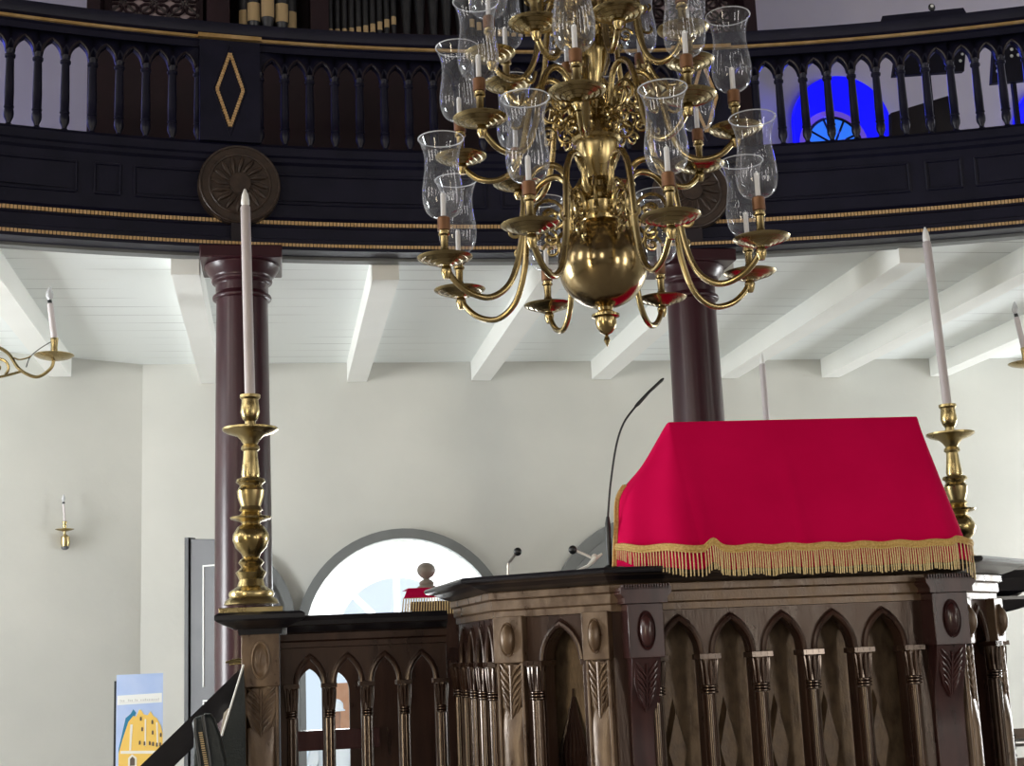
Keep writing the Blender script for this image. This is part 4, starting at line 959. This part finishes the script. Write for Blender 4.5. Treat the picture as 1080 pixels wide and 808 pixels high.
# ------------------------------------------------------------------ banner with a printed yellow church
b0_, b1_ = at(123, 712, 10), at(172, 712, 10)
bw_ = b1_.x-b0_.x; BX, BZ = b0_.x, b0_.z; sx = bw_/49
t = thing('roll_up_banner', (BX+bw_/2, 10, 0), 'blue roll-up banner printed with a yellow church, standing at lower left', 'banner')
bn = MB().box((BX+bw_/2, 10, (BZ+.08)/2), (bw_, .008, BZ-.08)).build('print', SKYBLUE, t, smooth=False)
MB().box((BX-.008, 10.02, BZ/2-.02), (.016, .02, BZ-.04)).build('side_pole', BLACK, t, smooth=False)
MB().box((BX+bw_/2, 10.0, .04), (bw_+.06, .20, .08)).build('foot', STEEL, t, bevel=.01)
def BP(pts, m_, w, name, m2=None):
    q = m2 or MB(); q.prism([(BX+(x-123)*sx, BZ-(y-712)*sx) for x, y in pts], X3, 9.996-w, 9.996); return q
BP([(124, 734), (124, 744), (171, 743), (171, 733)], 0, .0012, '').build('text_band', PRINTW, bn, smooth=False)
q = MB(); x = 127.0
while x < 168:
    wd = random.uniform(.7, 1.6); h = random.choice((1.6, 1.6, 2.4))
    if random.random() > .17: BP([(x, 740.6), (x, 740.6-h), (x+wd, 740.6-h), (x+wd, 740.6)], 0, .002, '', q)
    x += wd+.6
BP([(126, 742), (126, 741.6), (168, 741.2), (168, 741.6)], 0, .002, '', q)
q.build('faded_lettering', PRINTG, bn, smooth=False)
BP([(126, 808), (126, 790), (133, 758), (138, 754), (141, 749), (144, 753), (141, 760), (134, 785), (130, 808)], 0, .0012, '').build('printed_shadow', DEEPB, bn, smooth=False)
BP([(126, 830), (126, 795), (130, 780), (136, 762), (141, 756), (144, 757), (147, 750), (149, 750), (152, 755), (156, 756), (159, 752), (162, 757), (166, 760), (170, 768), (172, 776), (172, 830)], 0, .0024, '').build('printed_church', YELLOW, bn, smooth=False)
q = MB(); BP([(128, 792), (128, 795), (172, 797), (172, 794)], 0, .0034, '', q)
BP([(138, 765), (137, 792), (139, 792), (140.5, 765)], 0, .0034, '', q); BP([(153, 760), (153, 788), (154.5, 788), (154.5, 760)], 0, .0034, '', q); BP([(165, 764), (166, 788), (167.5, 788), (166.5, 764)], 0, .0034, '', q)
BP([(136, 810), (136, 800), (140, 796), (145, 800), (145, 810)], 0, .0034, '', q)
q.build('printed_trim', CREAM, bn, smooth=False)
q = MB()
for x, y in ((148, 758), (160, 762), (149.5, 769), (160.5, 773), (169, 776), (147, 783), (152, 784), (157.5, 784), (161, 785), (165, 786), (168.5, 786)):
    BP([(x, y+3.5), (x, y), (x+.9, y-1), (x+1.8, y), (x+1.8, y+3.5)], 0, .0044, '', q)
BP([(138, 808), (138, 801), (140.5, 798.5), (143, 801), (143, 808)], 0, .0044, '', q)
q.build('printed_windows', PRINTD, bn, smooth=False)

# ------------------------------------------------------------------ stair rail, board, case
t = thing('stair_rail', at(200, 770, 6.3), 'dark sloping stair rail running down left from the newel post', 'handrail')
A, B = at(256, 703, 6.3), at(110, 845, 6.3)
dirv = (B-A).normalized(); nrm = V((dirv.z, 0, -dirv.x))
if nrm.z < 0: nrm = -nrm
m = MB(); w_ = .05
vs = []
for p in (A, B):
    for o_, y_ in ((0, -.06), (0, .06), (-.10, .05), (-.10, -.05)): vs.append(p+nrm*o_+V((0, y_, 0)))
m.add(vs, [(0, 1, 2, 3), (7, 6, 5, 4), (0, 4, 5, 1), (1, 5, 6, 2), (2, 6, 7, 3), (3, 7, 4, 0)]); m.build('handrail', LEDGE, t, smooth=False)
m = MB(); C_ = at(232, 770, 6.32); 
m.add([A+nrm*-.1+V((0, .03, 0)), B+nrm*-.1+V((0, .03, 0)), V((B.x, B.y+.03, .0)), V((A.x, A.y+.03, .0)), A+nrm*-.1+V((0, .0, 0)), B+nrm*-.1, V((B.x, B.y, 0)), V((A.x, A.y, 0))],
      [(0, 1, 2, 3), (4, 5, 6, 7), (0, 1, 5, 4), (3, 2, 6, 7), (0, 3, 7, 4), (1, 2, 6, 5)])
# lower part: panelled string only below the rail near the newel
o = MB(); s0, s1 = at(240, 745, 6.33), at(258, 725, 6.33)
o.add([(s0.x, 6.33, s0.z), (s1.x, 6.33, s1.z), (s1.x, 6.33, 0), (s0.x, 6.33, 0), (s0.x, 6.36, s0.z), (s1.x, 6.36, s1.z), (s1.x, 6.36, 0), (s0.x, 6.36, 0)], [(0, 1, 2, 3), (4, 5, 6, 7), (0, 1, 5, 4), (1, 2, 6, 5), (2, 3, 7, 6), (3, 0, 4, 7)])
o.build('rail_panel', WOOD, t, smooth=False)
for px_, py_ in ((150, 812), (120, 840)):
    q = at(px_, py_, 6.3); MB().lathe([(.02, 0), (.02, .1), (.015, .2), (.022, .4), (.018, q.z-.08)], (q.x, 6.3, 0), 10).build('rail_post', WOOD, t)
# leaning board with a pale edge
t = thing('leaning_board', at(240, 800, 6.0), 'black triangular board with a pale edge leaning on the left newel post', 'board')
p_ = [at(257, 701, 6.0), at(234, 776, 6.0), at(232, 812, 6.0), at(236, 900, 6.0), at(260, 900, 6.0), at(259, 760, 6.0)]
MB().prism([(p.x, p.z) for p in p_], X3, 6.0, 6.03).build('board', LEATHER, t, smooth=False)
MB().tube([p_[0]+V((0, -.004, 0)), p_[1]+V((0, -.004, 0))], .0045, 6).build('pale_edge', WHITEP, t)
# hanging paper bundle between rail and board
t = plate('paper_bundle', [(232, 775), (236, 752), (241, 747), (242, 758), (236, 777)], 6.16, .04, CREAM, 'small cream paper bundle tucked behind the black board', 'paper')
# black case with brass zip
t = thing('zipped_case', at(222, 800, 5.7), 'black leather case with brass zip at the bottom left beside the newel post', 'case')
q = [(204, 830), (205, 775), (203, 762), (206, 757), (212, 755), (215, 753), (222, 753), (226, 758), (232, 775), (238, 800), (240, 830)]
Q = [at(x, y, 5.7) for x, y in q]
MB().prism([(p.x, p.z) for p in Q], X3, 5.66, 5.78).build('case_body', LEATHER, t, bevel=.012)
MB().tube([at(206, 758, 5.65), at(206, 775, 5.65), at(210, 800, 5.65), at(213, 830, 5.65)], .006, 8).tube([at(214, 754, 5.65), at(218, 780, 5.65), at(221, 800, 5.65), at(224, 830, 5.65)], .007, 8).build('piping', BLACK, t)
m = MB()
for i in range(18):
    p = at(211.5+i*.42, 773+i*2.3, 5.652); m.box(p, (.014, .006, .004))
m.build('zip', MOUTH, t, smooth=False)
zb_ = at(222, 830, 5.7).z
MB().box((at(222, 830, 5.7).x, 5.72, zb_/2), (.13, .1, zb_)).build('case_stand', LEATHER, t, smooth=False)
# small brass latch on the newel
t = thing('brass_hook', at(247, 697, 6.12), 'small brass hook on the left side of the left newel post', 'hook')
MB().tube([at(258, 696, 6.12), at(246, 697, 6.12), at(238, 699, 6.12)], [.010, .008, .004], 8).tube([at(258, 699, 6.12), at(242, 701, 6.12)], .004, 6).build('hook_arm', BRASS2, t)

# ------------------------------------------------------------------ far lectern with red frontal and knob
LX = at(451, 620, 8.45); Y = 8.45
t = thing('canopy_desk', (LX.x, Y+.1, 0), 'small far desk with red fringed cover and turned knob, before the bright fanlight', 'desk')
a_, b_, c_, d_ = at(430, 620.5, Y), at(520, 617.5, Y), at(520, 648, Y), at(416, 648, Y)
m = MB(); zt2 = a_.z
m.add([(a_.x, Y, zt2), (a_.x+.55, Y, zt2), (a_.x+.62, Y-.1, zt2-.065), (a_.x-.035, Y-.1, zt2-.065), (a_.x, Y+.4, zt2), (a_.x+.55, Y+.4, zt2)], [(0, 1, 2, 3), (0, 1, 5, 4)]); 
m.build('red_cover', CLOTH, t, smooth=False)
m = MB()
for i in range(44):
    x = a_.x-.035+.655*i/43; m.tube([V((x, Y-.104, zt2-.062)), V((x-.012*(1-i/22), Y-.106, zt2-.16))], .004, 5)
m.build('fringe', STRAND, t)
MB().box((a_.x+.28, Y+.2, zt2/2-.04), (.52, .36, zt2-.08)).build('desk_body', WOOD, t, smooth=False)
zk = zt2; kc = (at(451, 618, Y).x, Y+.06, 0)
MB().lathe([(.055, zk), (.055, zk+.01), (.04, zk+.016), (.045, zk+.03), (.034, zk+.045), (.018, zk+.052), (.022, zk+.058), (.040, zk+.070), (.053, zk+.090), (.056, zk+.108), (.052, zk+.126), (.038, zk+.142), (.018, zk+.151), (.002, zk+.153)], kc, 20).build('knob', KNOB, t)

# ------------------------------------------------------------------ turned chair back at the bottom right edge
t = thing('turned_chair', at(1068, 800, 7.0), 'dark chair with turned finial and pale top rail at the bottom right edge', 'chair')
bx_ = at(1067, 790, 7.0); zt3 = at(1067, 768, 7.0).z
Ht = zt3
MB().lathe([(.025, 0), (.025, .4), (.018, .42), (.024, .46), (.018, .5), (.018, Ht-.17), (.026, Ht-.16), (.018, Ht-.15), (.026, Ht-.135), (.014, Ht-.12), (.024, Ht-.10), (.024, Ht-.06), (.014, Ht-.05), (.030, Ht-.036), (.014, Ht-.028), (.020, Ht-.012), (.005, Ht)], (bx_.x, 7.0, 0), 16).build('back_post', LEDGE, t)
MB().lathe([(.025, 0), (.025, .4), (.018, .42), (.024, .46), (.018, .5), (.018, Ht-.17), (.026, Ht-.16), (.018, Ht-.15), (.026, Ht-.135), (.014, Ht-.12), (.024, Ht-.10), (.024, Ht-.06), (.014, Ht-.05), (.030, Ht-.036), (.014, Ht-.028), (.020, Ht-.012), (.005, Ht)], (bx_.x+.5, 7.0, 0), 16).build('back_post', LEDGE, t)
MB().tube([V((bx_.x, 7.0, Ht-.075)), V((bx_.x+.5, 7.0, Ht-.075))], .020, 10).build('rail', STEEL, t)
m = MB()
m.box((bx_.x+.25, 7.02, Ht-.03), (.5, .03, .05)); m.box((bx_.x+.25, 7.0, Ht-.40), (.5, .03, .5)); m.build('back_board', WOOD, t, smooth=False)
MB().box((bx_.x+.25, 6.78, .45), (.52, .44, .05)).build('seat', WOOD, t, smooth=False)
for dx in (0, .5): MB().lathe([(.022, 0), (.022, .2), (.018, .22), (.024, .3), (.024, .43)], (bx_.x+dx, 6.6, 0), 12).build('leg', LEDGE, t)

# ------------------------------------------------------------------ light
def area(name, loc, tgt, sx_, sy_, power, c=(1, 1, 1)):
    l = bpy.data.lights.new(name, 'AREA'); l.shape = 'RECTANGLE'; l.size = sx_; l.size_y = sy_; l.energy = power; l.color = c
    o = bpy.data.objects.new(name, l); COL.objects.link(o); o.location = loc
    o.rotation_euler = (V(tgt)-V(loc)).to_track_quat('-Z', 'Y').to_euler(); return o
WARM = (1, .95, .88); COOL = (.95, .98, 1.0)
# tall nave windows: the sunny side is the left one
for i, y in enumerate((-6, -2, 2, 5.0)):
    area('nave_window_left_%d' % i, (XL+.05, y, 4.2), (XL+2, y, 3.9), 1.2, 3.6, 100, WARM)
for i, y in enumerate((-4, 2)):
    area('nave_window_right_%d' % i, (XR-.05, y, 4.6), (XR-2, y, 4.4), 1.2, 3.2, 60, WARM)
area('nave_window_rear', (-2.5, YB+.05, 4.4), (-2.5, 0, 3.8), 1.3, 3.4, 120, WARM)
# open side door on the left and an added sheen lamp behind the viewer
area('side_door', (XL+.05, -2.0, 1.7), (0, 1.0, 1.5), 1.9, 3.0, 340, (1, .87, .62))
area('rear_sheen_lamp', (6.6, YB+.05, 1.9), (5, 0, 1.6), 2.6, 3.2, 260, (1, .95, .88))  # added behind the viewer to give the pulpit front its sheen
area('right_key_lamp', (XR-.05, -3.5, 2.2), (4, 2, 1.8), 2.2, 3.0, 280, (1, .95, .86))  # added key light from the right wall, not a door
# added fill lamps in place of windows under the gallery, outside the view
area('aisle_fill_left', (XL+.4, 7.4, 1.9), (2.5, 9.6, 3.0), 1.6, 2.4, 400, COOL)
area('aisle_fill_right', (XR-.05, 10.5, 2.0), (2.5, 10.0, 2.9), 2.0, 2.6, 440, COOL)
# daylight through the fanlight door
area('door_daylight', (1.02, 13.2, 1.9), (1.02, 8, 1.2), 2.6, 2.6, 260, (.96, .98, 1))
# upper gallery window light
area('upper_window_right', (XR-.05, 9.6, 6.4), (4, 11.6, 6.2), 2.0, 1.8, 60, (.84, .84, 1))
area('upper_window_left', (XL+.05, 9.6, 6.4), (0, 11.6, 6.2), 2.0, 1.8, 60, (.84, .84, 1))
area('blue_window_light', (5.17, 11.5, 6.2), (1.5, 4.6, 3.3), .8, .8, 45, (.05, .08, 1))
area('blue_tint_left', (-4.5, 11.3, 6.0), (-.5, 7, 5), .8, .8, 30, (.08, .10, 1))  # added blue lamp tinting the left side, where no window is built
wd = bpy.data.worlds.new('world'); sc.world = wd; wd.use_nodes = True
bg = wd.node_tree.nodes['Background']; bg.inputs[0].default_value = (.70, .83, .95, 1); bg.inputs[1].default_value = 1.05
sc.view_settings.view_transform = 'Standard'; sc.view_settings.look = 'None'; sc.view_settings.gamma = 1; sc.view_settings.exposure = 0
sc.view_settings.use_curve_mapping = False
sc.cycles.use_denoising = True
sc.cycles.max_bounces = 10; sc.cycles.diffuse_bounces = 5; sc.cycles.glossy_bounces = 4; sc.cycles.transparent_max_bounces = 24
sc.cycles.sample_clamp_indirect = 6
GROUPS = {'candlestick': 'large brass candlesticks around the pulpit', 'altar_candle': 'tall pale candles', 'column': 'dark red gallery columns',
          'hanging_candelabrum': 'brass candelabra under the gallery', 'desk_microphone': 'small microphones on the pulpit ledge',
          'newel_post': 'carved newel posts', 'equipment_case': 'black cases behind the gallery front', 'window_shutter': 'grey window shutters'}
for o in bpy.data.objects:
    if o.parent is None and o.name.split('.')[0] in GROUPS: o['group'] = GROUPS[o.name.split('.')[0]]
